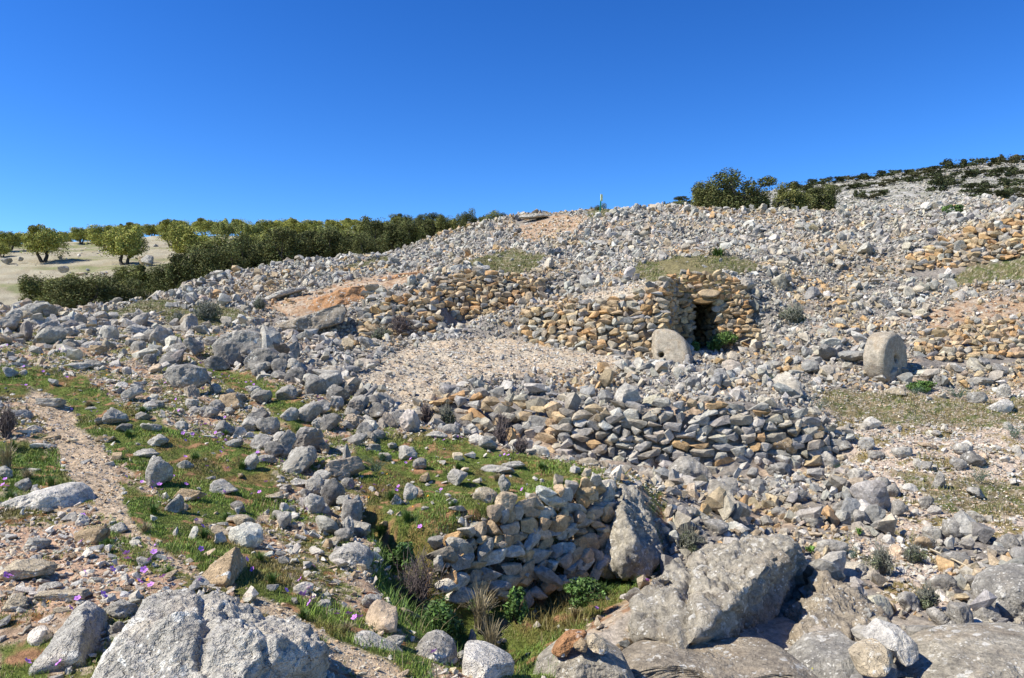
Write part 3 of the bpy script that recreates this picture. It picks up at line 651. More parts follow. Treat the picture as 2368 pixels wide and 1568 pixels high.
# side walls of the passage (stone lined)
def side(name, x, s, seed):
    r = np.random.default_rng(seed); H = Heap(); pos = []; sz = []
    z0 = w3(0, 815, 25)[2]; z = z0
    while z < DZ + .1:
        h_ = r.uniform(.16, .24); y = 24.85
        while y < 28.6:
            w_ = r.uniform(.25, .5); pos.append((x + r.uniform(-.03, .03), y + w_ / 2, z + h_ / 2)); sz.append((.15, w_ * .56, h_ * .58)); y += w_ * .95
        z += h_ * .92
    n = len(pos); H.stones(PW, np.array(pos), np.array(sz) * 1.1, rotm(n, r, 0) * 0 + np.eye(3)[None], tints(n, 'tan', r), r); return H.mesh(name)
hpart('passage_wall', side('passage_wall', XD0 - .02, 1, 5)); hpart('passage_wall', side('passage_wall', XD1 + .05, -1, 6))
# roof over the passage: the turf and stone carried across
rx = np.linspace(XD0 - .35, XD1 + .45, 14); ry = np.linspace(24.95, 29.6, 36); RX, RY = np.meshgrid(rx, ry); RZ = np.maximum(gz(RX, RY), DZ + .32) + .03
lo = np.full_like(RZ, DZ + .08); nv = RX.size
Vr = np.concatenate([np.stack([RX, RY, RZ], -1).reshape(-1, 3), np.stack([RX, RY, lo], -1).reshape(-1, 3)])
ii = np.arange(nv).reshape(RX.shape); q = np.stack([ii[:-1, :-1], ii[:-1, 1:], ii[1:, 1:], ii[1:, :-1]], -1).reshape(-1, 4)
sd = []
for a in (ii[0], ii[-1][::-1], ii[:, 0][::-1], ii[:, -1]): sd.append(np.stack([a[:-1], a[:-1] + nv, a[1:] + nv, a[1:]], -1))
me = npmesh('roof', Vr, np.concatenate([q, q[:, ::-1] + nv] + sd), False, np.tile(np.array([[.20, .17, .08]]), (2 * nv, 1)))
hpart('roof', me, M_GROUND)
# back of the passage
H = Heap(); r = np.random.default_rng(8); pos = [(XD0 + .35 * a + .1, 28.9 + r.uniform(-.05, .05), w3(0, 815, 25)[2] + .2 * b + .1) for a in range(3) for b in range(9)]
H.stones(PW, np.array(pos), np.tile([[.22, .15, .13]], (len(pos), 1)), np.tile(np.eye(3), (len(pos), 1, 1)), tints(len(pos), 'tan', r), r)
hpart('passage_back_wall', H.mesh('passage_back_wall'))

# ------------------------------------------------------------------ millstones
def millstone(name, c, rad, thick, nrm, label, seed, hole=.12, cut=None):
    nrm = Vector(nrm).normalized(); M_ = nrm.to_track_quat('Z', 'Y').to_matrix()
    bm = bmesh.new(); seg = 72; prof = []
    t = thick / 2
    prof = [(hole, -t + .03), (hole + .03, -t), (rad * .5, -t - .012), (rad * .86, -t), (rad * .955, -t + .03), (rad, -t + .10), (rad * 1.008, 0), (rad, t - .10), (rad * .955, t - .03), (rad * .86, t), (rad * .5, t + .012), (hole + .03, t), (hole, t - .03)]
    pr = []
    for k in range(len(prof)):
        a, b = prof[k], prof[(k + 1) % len(prof)]; m_ = max(1, int(math.hypot(a[0]-b[0], a[1]-b[1]) / .045))
        pr += [(a[0] + (b[0]-a[0]) * q / m_, a[1] + (b[1]-a[1]) * q / m_) for q in range(m_)]
    P = np.array([[(p[0] * math.cos(2*math.pi*s/seg), p[0] * math.sin(2*math.pi*s/seg), p[1]) for p in pr] for s in range(seg)])
    npf = len(pr); P = P.reshape(-1, 3); rr = np.linalg.norm(P, axis=1)[:, None]
    P = P * (1 + .035 * fbm(P * 2.2 + seed, 3)[:, None]) + (P / rr) * (.016 * fbm(P * 13 + seed, 3)[:, None])
    i = np.arange(seg * npf).reshape(seg, npf); i2 = np.roll(i, -1, 0)
    q = np.stack([i, i2, np.roll(i2, -1, 1), np.roll(i, -1, 1)], -1).reshape(-1, 4)
    v = P @ np.array(M_).T
    if cut is not None: v[:, 0] = np.maximum(v[:, 0], cut + .03 * fbm(v * 4, 2))
    o = link(name, npmesh(name, v, q, True), M_MILL, None, tuple(c)); tag(o, label, 'millstone', 'old stone millstones'); return o
millstone('millstone', w3(2051, 830, 20.0) + np.array([0, .1, 0]), .675, .56, (.62, -.78, .02), 'upright thick round millstone with a hole in its shaded face, at right', 3, .10)
millstone('millstone', w3(1533, 824, 22.2), .76, .50, (-.40, -.86, .22), 'tilted half millstone, buried against the tan wall just left of the black doorway', 9, .085, cut=-.24)

# ------------------------------------------------------------------ signpost
sp = empty('signpost', w3(1387, 492, 44.9)); b0 = Vector(sp.location)
tag(sp, 'thin green signpost with a pale yellow plate standing on the skyline ridge', 'signpost')
def boxm(name, c, s, mat, par, rz=0, bev=.006, rx=0):
    bm = bmesh.new(); bmesh.ops.create_cube(bm, size=1); bmesh.ops.scale(bm, vec=s, verts=bm.verts); bmesh.ops.bevel(bm, geom=bm.edges, offset=bev, segments=1, affect='EDGES')
    bmesh.ops.rotate(bm, matrix=Matrix.Rotation(rz, 3, 'Z') @ Matrix.Rotation(rx, 3, 'Y'), verts=bm.verts); bmesh.ops.translate(bm, vec=c, verts=bm.verts)
    me = bpy.data.meshes.new(name); bm.to_mesh(me); bm.free(); return link(name, me, mat, par)
g_ = plain('green_paint', (.01, .19, .12)); y_ = plain('yellow_paint', (.70, .74, .30)); wt = plain('white_paint', (.78, .80, .76))
tl = .055
boxm('post', (.03, 0, .50), (.075, .075, 1.10), g_, sp, rx=tl)
pl_ = boxm('sign_plate', (.085, -.05, .86), (.20, .02, .36), y_, sp, rz=.9, rx=tl, bev=.004)
boxm('sign_frame', (.085, -.03, .86), (.235, .016, .40), wt, sp, rz=.9, rx=tl, bev=.004)
boxm('clamp', (.075, -.01, 1.02), (.20, .05, .035), g_, sp, rz=.9, rx=tl, bev=.004)

# ------------------------------------------------------------------ single rocks
def region(x, y):
    if y > 1480 and x < 900: return 'at the bottom left corner of the view'
    if y > 1300 and x < 460: return 'on the gravel below the footpath'
    if y > 1200 and x < 280: return 'near the lower footpath'
    if x < 250 and y > 980: return 'on the grass left of the footpath'
    if x < 330 and y < 800: return 'on the crest of the left bank'
    if x < 330: return 'in the flowery grass above the footpath'
    if x < 520 and y < 900: return 'on the upper left bank'
    if x < 900 and y < 900: return 'at the gully edge'
    if x < 700 and y < 1060: return 'on the flowery middle bank'
    if x < 560 and y < 1260: return 'on the grass right of the footpath'
    if x < 900 and y < 1060: return 'in the pile above the gully'
    if x < 850 and y < 1260: return 'in the pile left of the pit'
    if x < 960 and y < 1480: return 'on the near rim left of the pit'
    if x < 1420 and y < 1120: return 'on the grassy top above the pit'
    if x < 1080 and y < 1260: return 'on the grassy slope behind the pit'
    if x < 1480 and y < 1400: return 'on top of the pit wall'
    if x < 1560: return 'on the earthy rim right of the pit'
    if y < 900: return 'near the upright millstone'
    if y < 1060 and x > 1880: return 'on the white gravel shelf at right'
    if y < 1180 and x > 1880: return 'on the mossy gravel at right'
    if y < 1260: return 'in rubble below the long wall'
    if x > 2050: return 'among the boulders at the right edge'
    return 'beside the big dark faced boulder'
ROCKS = []     # (label parts, x, y, w, obj)
CNAME = [('white', (.68,.65,.59)), ('pale grey', (.54,.515,.46)), ('grey', (.41,.39,.35)), ('dark grey', (.29,.275,.25)), ('tan', (.50,.38,.24)), ('orange', (.54,.29,.14)), ('cream', (.60,.51,.37))]
CD = dict(CNAME)
BEDC = {'cream': (.44,.405,.335), 'tan': (.38,.33,.26), 'grey': (.37,.355,.32)}
def rock(x, y, w, h, colr='grey', seed=0, rough=.20, planes=7, lod=None, D=None, mat=None, label=None, name='rock', deep=None, tilt=0, sink=.12, reg=True):
    if D is None: _, D = hit(x, y + h * .42)
    k = D / F; px = w * 608 / 1405
    lod = lod or (3 if px < 9 else 4 if px < 40 else 5)
    v, f = craggy(lod, seed * 3 + 11, planes, 40, rough, .5, .035)
    if abs(tilt) > 0:
        c_, s_ = math.cos(tilt), math.sin(tilt); v = v @ np.array([[c_, 0, -s_], [0, 1, 0], [s_, 0, c_]]).T
    ext = v.max(0) - v.min(0); ctr = (v.max(0) + v.min(0)) / 2
    dp = deep if deep else (w + h) * .5 * (.75 + .5 * ((seed * 29) % 10) / 10)
    v = (v - ctr) / ext * np.array([w * k, dp * k, h * k * (1 + sink)])
    cx_, cz_ = (x - CX) * k, EYE + (CY - y) * k - h * k * sink * .5
    rr = np.random.default_rng(seed + 5); c = np.array(CD[colr]) * (1 + rr.normal() * .05)
    tn = np.tile(c, (len(v), 1))
    lowest = v[:, 2].min(); o = link(name, npmesh(name, v - np.array([0, 0, lowest]), f, px > 14, tn), mat or M_ROCK, None, (cx_, D + dp * k * .25, cz_ + lowest))
    o['category'] = 'rock'
    if label: o['label'] = label
    elif reg: ROCKS.append([colr, w, h, x, y, o, px])
    return o
def outline(pts, D, thick, colr='grey', seed=0, lod=6, p=3.2, lean=.35, planes=12, rough=.07, mat=None, label=None, name='boulder', fine=.02, amp=.05, cat='boulder', lo=.62, hollow=None):
    P = np.array(pts, float); k = D / F
    Di = np.full(len(P), float(D))
    for _ in range(6): Zi = (CY - P[:, 1]) / F * Di; Di = D + lean * (Zi - Zi.min())
    X = (P[:, 0] - CX) / F * Di; Zc = EYE + (CY - P[:, 1]) / F * Di; c = np.array([X.mean(), Zc.mean()]) if hollow is None else np.array([(hollow[0] - CX) / F * Di.mean(), EYE + (CY - hollow[1]) / F * Di.mean()])
    th = np.linspace(-math.pi, math.pi, 721); Rr = np.full(721, 1e9); n = len(X)
    for i in range(n):
        a = np.array([X[i], Zc[i]]) - c; b = np.array([X[(i + 1) % n], Zc[(i + 1) % n]]) - c; e = b - a
        dx, dz = np.cos(th), np.sin(th); den = dx * e[1] - dz * e[0]
        with np.errstate(all='ignore'):
            t = (a[0] * e[1] - a[1] * e[0]) / den; s = (a[0] * dz - a[1] * dx) / den
        ok = (t > 0) & (s > -1e-6) & (s < 1 + 1e-6); Rr = np.where(ok & (t < Rr), t, Rr)
    Rr = np.where(Rr > 1e8, np.median(Rr), Rr); Rs = np.convolve(np.concatenate([Rr[-7:], Rr, Rr[:7]]), np.ones(7) / 7, 'same')[7:-7]
    d, f = ICO[lod]; ang = np.arctan2(d[:, 2], d[:, 0]); s = np.hypot(d[:, 0], d[:, 2]); cc = d[:, 1]
    q = (s ** p + np.abs(cc) ** p) ** (1 / p); s2 = s / q; c2 = cc / q
    r0 = np.interp(ang, th, Rs)
    v = np.stack([np.cos(ang) * r0 * s2, c2 * thick / 2, np.sin(ang) * r0 * s2], -1)
    rs = np.random.default_rng(seed); dim = max(X.max() - X.min(), Zc.max() - Zc.min())
    # facets cut into the front and top, never beyond the silhouette
    nn = np.stack([cc * 0 + np.cos(ang) * s, cc, np.sin(ang) * s], -1)
    fr = np.ones(len(v))
    for _ in range(planes):
        a = rs.normal(size=3); a[1] = -abs(a[1]) - .55; a /= np.linalg.norm(a); dd_ = rs.uniform(lo, .98)
        vn = v / np.array([dim / 2, thick / 2, dim / 2]); pr_ = vn @ a; ex = np.clip(pr_ - dd_, 0, None)
        v = v - np.outer(ex, a / (np.abs(a[1]))) * np.array([0, 1, 0])[None] * thick / 2
    o_ = seed * 3.7
    nz = amp * dim * (ridge(v * (2.2 / dim) + o_, 4) - .55) + fine * dim * fbm(v * (9 / dim) + o_, 4) + .35 * fine * dim * fbm(v * (34 / dim) + o_, 3)
    edge = np.clip(s2, 0, 1) ** 6
    v = v + np.array([0, -1, 0])[None] * (nz * (1 - .6 * edge))[:, None] + nn * (nz * .35)[:, None]
    v[:, 1] += lean * (v[:, 2] - v[:, 2].min())
    zl = v[:, 2].min(); col_ = np.tile(np.array(BEDC.get(colr, CD[colr]) if mat is M_BED else CD[colr]), (len(v), 1))
    o = link(name, npmesh(name, v - np.array([0, 0, zl]), f, True, col_), mat or M_BOULD, None, (c[0], D + thick * .15, c[1] + zl))
    o['category'] = cat
    if label: o['label'] = label
    return o
OL = outline
def facet(pts, colr='grey', seed=0, lod=6, p=45, mat=None, label=None, name='boulder', amp=.03, fine=.012, cat='boulder', crack=None, drop=.35):
    """angular boulder: the planes through its own corners (x, y, distance), roughened"""
    P = np.array([w3(*q) for q in pts]); lo_ = P.copy(); lo_[:, 2] -= drop; lo_[:, 1] += .1; P = np.concatenate([P, lo_ * [1, 1, 1]]); c = P.mean(0)
    bm = bmesh.new(); [bm.verts.new(q) for q in P]; bmesh.ops.convex_hull(bm, input=bm.verts); bm.normal_update(); nn = []; ds = []
    for f_ in bm.faces:
        n_ = np.array(f_.normal); d_ = float(n_ @ (np.array(f_.verts[0].co) - c))
        if d_ < 0: n_ = -n_; d_ = -d_
        if any(np.dot(n_, a) > .9995 for a in nn): continue
        nn.append(n_); ds.append(max(d_, .02))
    bm.free(); nn = np.array(nn); ds = np.array(ds); d, f = ICO[lod]; dim = np.ptp(P, axis=0).max()
    v = d
    for _ in range(1):
        s = np.clip(d @ nn.T, 0, None) / ds; s = s / s.max(); 
    s = np.clip(d @ nn.T, 0, None) / ds; mx = s.max(1, keepdims=True); r_ = 1 / (mx[:, 0] * np.sum((s / mx) ** p, 1) ** (1 / p)); v = d * r_[:, None]
    o_ = seed * 3.7; nz = amp * dim * (ridge(v * (2.6 / dim) + o_, 4) - .5) + fine * dim * fbm(v * (11 / dim) + o_, 4) + .5 * fine * dim * fbm(v * (38 / dim) + o_, 4) - .8 * fine * dim * np.clip(.09 - np.abs(fbm(v * (7 / dim) + 50 + o_, 3)), 0, 1) / .09
    if crack:
        for cx_, wd_, dp_ in crack:
            xx = (v[:, 0] + c[0]) / (v[:, 1] + c[1]) * F + CX + 16 * fbm(v * 5, 2); nz = nz - dp_ * np.exp(-((xx - cx_) / wd_) ** 2)
    nrm = np.zeros_like(v); fn_ = np.cross(v[f[:, 1]] - v[f[:, 0]], v[f[:, 2]] - v[f[:, 0]])
    for k_ in range(3): np.add.at(nrm, f[:, k_], fn_)
    nrm /= np.linalg.norm(nrm, axis=1)[:, None] + 1e-12; v = v + nrm * nz[:, None]; zl = v[:, 2].min()
    o = link(name, npmesh(name, v - np.array([0, 0, zl]), f, True, np.tile(np.array(BEDC.get(colr, CD[colr]) if mat is M_BED else CD[colr]), (len(v), 1))), mat or M_BOULD, None, tuple(c + np.array([0, 0, zl])))
    o['category'] = cat; o['label'] = label; return o
facet([(340,1388,3.85),(366,1362,3.98),(445,1354,4.02),(600,1408,3.95),(700,1443,3.85),(756,1495,3.65),(716,1536,3.5),(640,1620,3.3),(300,1440,3.55),(240,1520,3.35),(165,1640,3.15),(480,1395,3.72),(600,1445,3.6),(690,1480,3.5),(420,1440,3.4),(300,1700,2.98),(480,1700,2.95),(620,1480,3.38)], 'pale grey', 2, lod=7, p=80, label='huge pale limestone boulder with round lichen spots filling the bottom left foreground', crack=[(472, 15, .035), (610, 9, .02)], amp=.055, fine=.012)
facet([(52,1562,3.5),(120,1478,3.75),(180,1397,4.0),(207,1387,4.05),(246,1416,4.05),(246,1470,3.95),(180,1548,3.65),(192,1440,3.72),(186,1520,3.6),(190,1400,3.9),(225,1500,3.95)], 'pale grey', 5, lod=5, label='pointed leaning grey rock with a dark split face at the bottom left', drop=.15)
OL([(488,802),(503,784),(538,768),(575,760),(600,772),(614,798),(604,824),(562,836),(508,826)], 16.3, .7, 'grey', 91, lod=5, label='dark overhanging outcrop boulder on the gully edge above the flowery grass', lean=.2, name='rock', cat='rock')
OL([(560,838),(588,806),(625,804),(652,828),(668,852),(650,872),(600,868),(565,858)], 15.2, .7, 'dark grey', 92, lod=5, label='jagged dark outcrop boulder just below the overhanging one on the gully edge', lean=.2, name='rock', cat='rock')
OL([(380,868),(395,845),(430,842),(465,852),(475,880),(450,900),(405,898)], 12.4, .55, 'grey', 93, lod=5, label='squarish grey boulder sitting in flowery grass in the middle of the left bank', lean=.15, name='rock', cat='rock')
OL([(8,1488),(55,1450),(105,1425),(125,1418),(143,1438),(138,1460),(110,1475),(50,1480)], 4.0, .3, 'white', 7, lod=5, label='white wedge shaped rock at the bottom left, above a flat white slab', lean=.8)
OL([(-60,1520),(30,1490),(95,1487),(60,1530),(-20,1550),(-60,1545)], 3.85, .4, 'white', 8, lod=5, label='flat white slab at the bottom left edge under the wedge shaped rock', lean=1.2)
OL([(-80,1215),(-50,1175),(0,1165),(40,1148),(70,1140),(110,1130),(140,1131),(160,1145),(176,1175),(172,1185),(130,1195),(105,1200),(100,1222),(60,1212),(40,1218),(0,1215)], 6.3, .8, 'white', 11, label='long lumpy white boulder at the left edge beside the footpath', lean=.2, hollow=(60,1180))
facet([(450,1345,4.8),(500,1292,5.0),(549,1260,5.1),(566,1305,5.25),(558,1335,5.15),(522,1366,4.75),(470,1352,4.75),(540,1270,5.0),(526,1345,4.72)], 'tan', 14, lod=5, label='tan pyramid shaped rock standing at the end of the footpath', amp=.02, fine=.01, drop=.06)
OL([(756,1290),(790,1268),(820,1266),(845,1280),(858,1300),(850,1318),(815,1326),(785,1325),(762,1308)], 5.9, .42, 'pale grey', 17, lod=5, label='smooth tan grey block perched on the rim left of the green pit')
OL([(740,1568),(760,1530),(790,1500),(815,1490),(840,1492),(870,1510),(900,1520),(925,1545),(930,1600),(740,1600)], 4.15, .5, 'pale grey', 20, label='rounded lichen mottled boulder at the bottom edge right of the huge lichen spotted boulder', hollow=(835,1550))
OL([(958,1510),(975,1490),(1000,1482),(1020,1486),(1045,1505),(1055,1530),(1040,1545),(990,1540),(960,1530)], 4.5, .4, 'grey', 23, lod=5, label='low grey rock at the bottom edge, left neighbour of the white rock slab')
OL([(1068,1540),(1072,1508),(1095,1508),(1120,1512),(1150,1525),(1190,1548),(1188,1590),(1070,1590)], 4.45, .4, 'white', 26, lod=5, label='white lichen patched rock slab at the bottom centre, below the dry grass', planes=6)
facet([(1390,1290,8.2),(1396,1220,8.5),(1410,1150,8.9),(1440,1116,9.1),(1475,1130,9.1),(1492,1175,8.9),(1528,1250,8.6),(1528,1290,8.3),(1490,1328,8.0),(1440,1335,7.9),(1440,1180,8.3),(1470,1250,8.0),(1420,1300,7.95)], 'cream', 30, label='tall craggy tan boulder at the right end of the pit wall', mat=M_BED, amp=.07, fine=.02, drop=.1)
facet([(1485,1345,6.7),(1560,1292,7.6),(1640,1264,8.1),(1800,1237,8.4),(1852,1260,7.8),(1785,1285,7.0),(1752,1345,6.5),(1685,1398,6.05),(1620,1452,5.75),(1585,1510,5.55),(1480,1460,5.9),(1460,1400,6.3),(1880,1330,8.5),(1876,1385,8.3),(1838,1440,7.9),(1765,1480,7.4),(1695,1518,6.9),(1560,1420,6.1)], 'cream', 34, lod=7, p=80, label='very large flat topped boulder with a black shadowed right face at the lower right', mat=M_BED, amp=.05, fine=.02, drop=.25, crack=[(1590, 9, .06), (1850, 9, .05)])
facet([(1815,1440,7.0),(1868,1345,7.5),(1893,1322,7.6),(1960,1352,7.5),(2025,1400,7.2),(2052,1440,6.8),(2030,1478,6.3),(1940,1500,6.1),(1850,1485,6.2),(1900,1400,6.7),(1990,1420,6.5)], 'tan', 38, label='squat brown boulder right of the very large flat topped boulder', mat=M_BED, amp=.09, fine=.022, drop=.2)
OL([(1420,1660),(1400,1590),(1470,1540),(1550,1525),(1700,1545),(1820,1525),(1860,1550),(1900,1580),(1900,1660)], 5.2, .9, 'tan', 42, label='broken brown bedrock ledge along the bottom edge below the very large flat topped boulder', lean=.7, mat=M_BED, amp=.09, fine=.035)
OL([(1220,1650),(1240,1560),(1290,1520),(1340,1500),(1400,1510),(1450,1540),(1480,1600),(1480,1660)], 4.8, .7, 'cream', 45, label='low cream bedrock hump at the bottom edge carrying three orange stones', lean=.5, mat=M_BED)
OL([(1275,1515),(1285,1495),(1310,1470),(1330,1465),(1360,1467),(1350,1478),(1325,1490),(1310,1515),(1285,1522)], 4.9, .2, 'orange', 48, lod=5, label='long orange stone leaning on the cream bedrock hump', lean=.3)
OL([(1325,1495),(1345,1480),(1362,1490),(1355,1508),(1335,1506)], 4.85, .12, 'tan', 49, lod=4, label='small tan stone wedged in the middle of the cream bedrock hump')
OL([(1356,1480),(1375,1470),(1400,1485),(1408,1505),(1395,1515),(1370,1505),(1358,1495)], 4.85, .16, 'cream', 50, lod=4, label='cream faceted stone, rightmost on the cream bedrock hump')
OL([(1850,1560),(1900,1510),(1980,1490),(2000,1520),(2080,1540),(2060,1600),(1860,1650)], 5.4, .8, 'grey', 52, label='smooth grey bedrock slab left of the yellow cracked rock at the bottom right', lean=.8, amp=.02, fine=.01, mat=M_BED)
OL([(1976,1520),(2000,1500),(2040,1490),(2065,1510),(2068,1530),(2035,1560),(1995,1566)], 5.25, .3, 'cream', 53, lod=5, label='flat yellowish angular rock at the bottom right among the bedrock', lean=.7, amp=.01, fine=.006)
OL([(2000,1480),(2040,1440),(2085,1455),(2120,1490),(2130,1530),(2090,1540),(2060,1500)], 5.6, .3, 'white', 55, lod=5, label='bright white cracked rock above the flat yellowish rock at the bottom right', lean=.9, amp=.015)
OL([(2295,1385),(2310,1355),(2340,1335),(2400,1322),(2480,1340),(2480,1450),(2400,1450),(2330,1445),(2300,1420)], 7.2, .8, 'grey', 58, label='big smooth grey boulder cut by the right edge', mat=M_BED, amp=.07, fine=.03)
OL([(2120,1690),(2150,1575),(2230,1530),(2300,1510),(2500,1500),(2500,1690)], 5.3, 1.2, 'cream', 60, label='broad cream bedrock slab in the bottom right corner', lean=.9, mat=M_BED, amp=.07, fine=.03)
OL([(1640,980),(1700,985)] if False else [(1538,1130),(1550,1085),(1580,1058),(1605,1060),(1640,1085),(1655,1120),(1640,1140),(1580,1145)], 13.6, .7, 'grey', 62, lod=5, label='pale rounded boulder leaning at the foot of the long retaining wall', lean=.3)
# quarried ledges in the upper left slope
for k, (pts, D, lb, cl) in enumerate([
 ([(610,768),(650,745),(720,725),(790,700),(800,715),(790,745),(740,762),(660,772)], 24.9, 'long grey brown quarried rock ledge left of the ruined walls', 'tan'),
 ([(700,725),(730,690),(800,665),(860,655),(880,668),(860,700),(790,708),(730,735)], 27.2, 'rough orange brown quarried rock face above the grey brown ledge', 'orange'),
 ([(855,660),(870,645),(930,632),(980,628),(985,640),(930,655),(880,665)], 30.6, 'small orange rock ledge at the top right end of the quarried face', 'orange'),
 ([(505,770),(540,745),(590,735),(600,760),(580,780),(530,785)], 24.2, 'low brown rock ledge beside the grassy hollow on the left slope', 'tan'),
 ([(608,690),(650,672),(700,662),(706,668),(660,684),(620,697)], 29.2, 'thin layered pale rock slab near the top of the left slope', 'pale grey'),
 ([(1195,503),(1210,496),(1262,494),(1270,500),(1230,505)], 46.0, 'flat grey capstone slab on the ridge left of the signpost', 'pale grey'),
]): OL(pts, D, .9, cl, 70 + k, lod=5, label=lb, lean=.4, mat=M_BED, cat='rock', name='rock', planes=5, amp=.05)

Z1 = (0, 462.3); Z4 = (0, 809); Z5 = (789.4, 809); Z6 = (1578.8, 751.3); Z7 = (0, 1163.3); Z8 = (789.4, 1163.3); Z9 = (1578.8, 1163.3)
SPEC = []; CK = {'w': 'white', 'p': 'pale grey', 'g': 'grey', 'd': 'dark grey', 't': 'tan', 'o': 'orange', 'c': 'cream'}
def lst(z, items):
    for x, y, w, h, c in items:
        if w * h: SPEC.append((z[0] + x / 3, z[1] + y / 3, w / 3, h / 3, CK[c], int(x * 3 + y * 7) % 997, (((int(x) * 13) % 9) - 4) * .06))
lst(Z1, [(235,765,260,100,'p'),(90,800,110,90,'p'),(235,850,190,80,'p'),(110,875,170,60,'t'),(20,770,80,60,'p'),(330,845,60,70,'p'),(430,835,160,70,'p'),(555,870,110,50,'g'),
 (690,800,110,60,'p'),(770,800,90,50,'p'),(800,840,140,30,'p'),(950,810,190,60,'d'),(470,915,130,60,'p'),(300,920,80,30,'p'),(620,910,90,60,'g'),(730,930,120,90,'p'),(815,955,120,55,'p'),
 (920,895,170,70,'p'),(1040,860,150,60,'p'),(1030,960,130,80,'d'),(1145,925,120,80,'p'),(1260,890,180,60,'p'),(1390,900,130,70,'g'),(235,1040,110,60,'p'),(400,1010,100,35,'t'),(540,990,90,55,'p'),(660,1040,140,70,'t'),
 (950,1030,140,110,'g'),(1160,1110,170,120,'d'),(1030,1110,90,90,'d'),(1140,990,100,45,'g'),(1360,1020,90,100,'p'),(1290,1030,100,60,'g'),(1460,980,100,70,'g'),(1590,975,200,100,'g'),(1680,1030,180,90,'d'),(1770,1040,110,100,'d'),
 (1630,1100,180,110,'d'),(1755,935,120,110,'g'),(1960,1120,110,120,'d'),(1520,1040,120,80,'g'),(100,955,90,40,'t'),(135,975,80,40,'g'),(1800,1150,120,70,'g'),(1480,1110,80,60,'t'),(1255,605,70,40,'p'),(1270,740,80,50,'g'),(1560,630,120,60,'g'),(1420,870,90,60,'g')])
lst(Z4, [(45,155,100,75,'p'),(365,225,90,50,'w'),(150,105,150,28,'p'),(530,110,190,45,'p'),(640,100,150,70,'g'),(320,122,60,28,'g'),(490,165,100,26,'p'),(755,215,160,35,'p'),(790,275,90,60,'p'),(900,305,140,110,'p'),
 (1295,205,250,130,'g'),(1190,140,110,60,'g'),(970,235,110,32,'p'),(915,150,90,26,'w'),(335,362,200,60,'p'),(625,405,90,22,'p'),(775,465,180,130,'p'),(675,495,70,60,'w'),(850,545,110,60,'d'),(990,460,120,60,'g'),(1080,375,130,70,'g'),
 (1010,410,90,40,'p'),(1040,540,150,60,'p'),(1320,380,100,80,'p'),(1245,420,70,45,'g'),(1440,430,130,80,'p'),(1500,390,110,90,'g'),(1595,360,180,120,'t'),(1740,280,120,60,'p'),(1660,330,100,70,'g'),(1800,330,150,110,'g'),
 (1840,100,0,0,'g'),(1790,140,110,110,'g'),(1930,175,120,60,'g'),(2020,100,130,90,'p'),(2280,230,170,160,'p'),(2050,230,0,0,'g'),(2020,300,150,60,'c'),(2190,400,200,110,'g'),(2330,370,100,100,'p'),(2000,450,130,100,'p'),
 (1725,520,110,110,'p'),(1655,570,70,90,'w'),(1550,540,130,100,'g'),(1800,640,160,110,'g'),(1930,620,110,110,'p'),(1890,690,150,110,'d'),(1620,650,120,60,'p'),(2085,755,210,170,'g'),(2150,650,110,70,'p'),(2240,690,80,80,'t'),(2200,510,90,80,'p'),
 (1730,780,120,120,'p'),(1840,760,150,60,'p'),(2230,880,130,90,'p'),(2080,920,140,60,'p'),(2250,960,180,110,'p'),(2160,1070,170,140,'p'),(1900,1020,130,60,'c'),(2120,1000,100,70,'g'),(1550,950,200,90,'p'),(1640,1090,120,70,'d'),
 (1650,1185,180,60,'c'),(1080,850,180,230,'p'),(1000,720,190,60,'p'),(1000,640,0,0,'g'),(1080,630,160,80,'p'),(730,620,150,50,'t'),(955,650,40,30,'g'),(350,605,130,40,'t'),(340,545,110,30,'t'),(500,628,100,40,'c'),(325,665,120,35,'p'),
 (240,665,110,40,'p'),(170,570,120,40,'p'),(240,560,80,30,'p'),(160,410,80,40,'t'),(440,780,60,32,'o'),(585,770,90,50,'p'),(905,760,30,40,'c'),(760,790,80,30,'p'),(800,740,90,60,'t'),(1290,1010,230,90,'t'),(1195,1070,130,130,'g'),
 (40,860,90,80,'p'),(150,940,120,90,'g'),(20,500,90,110,'g'),(1920,1160,110,90,'p'),(2040,1155,110,50,'p'),(2330,1180,80,60,'t'),(1460,890,70,30,'g'),(1660,870,120,40,'t'),(1300,580,110,24,'p'),(1450,600,90,20,'w')])
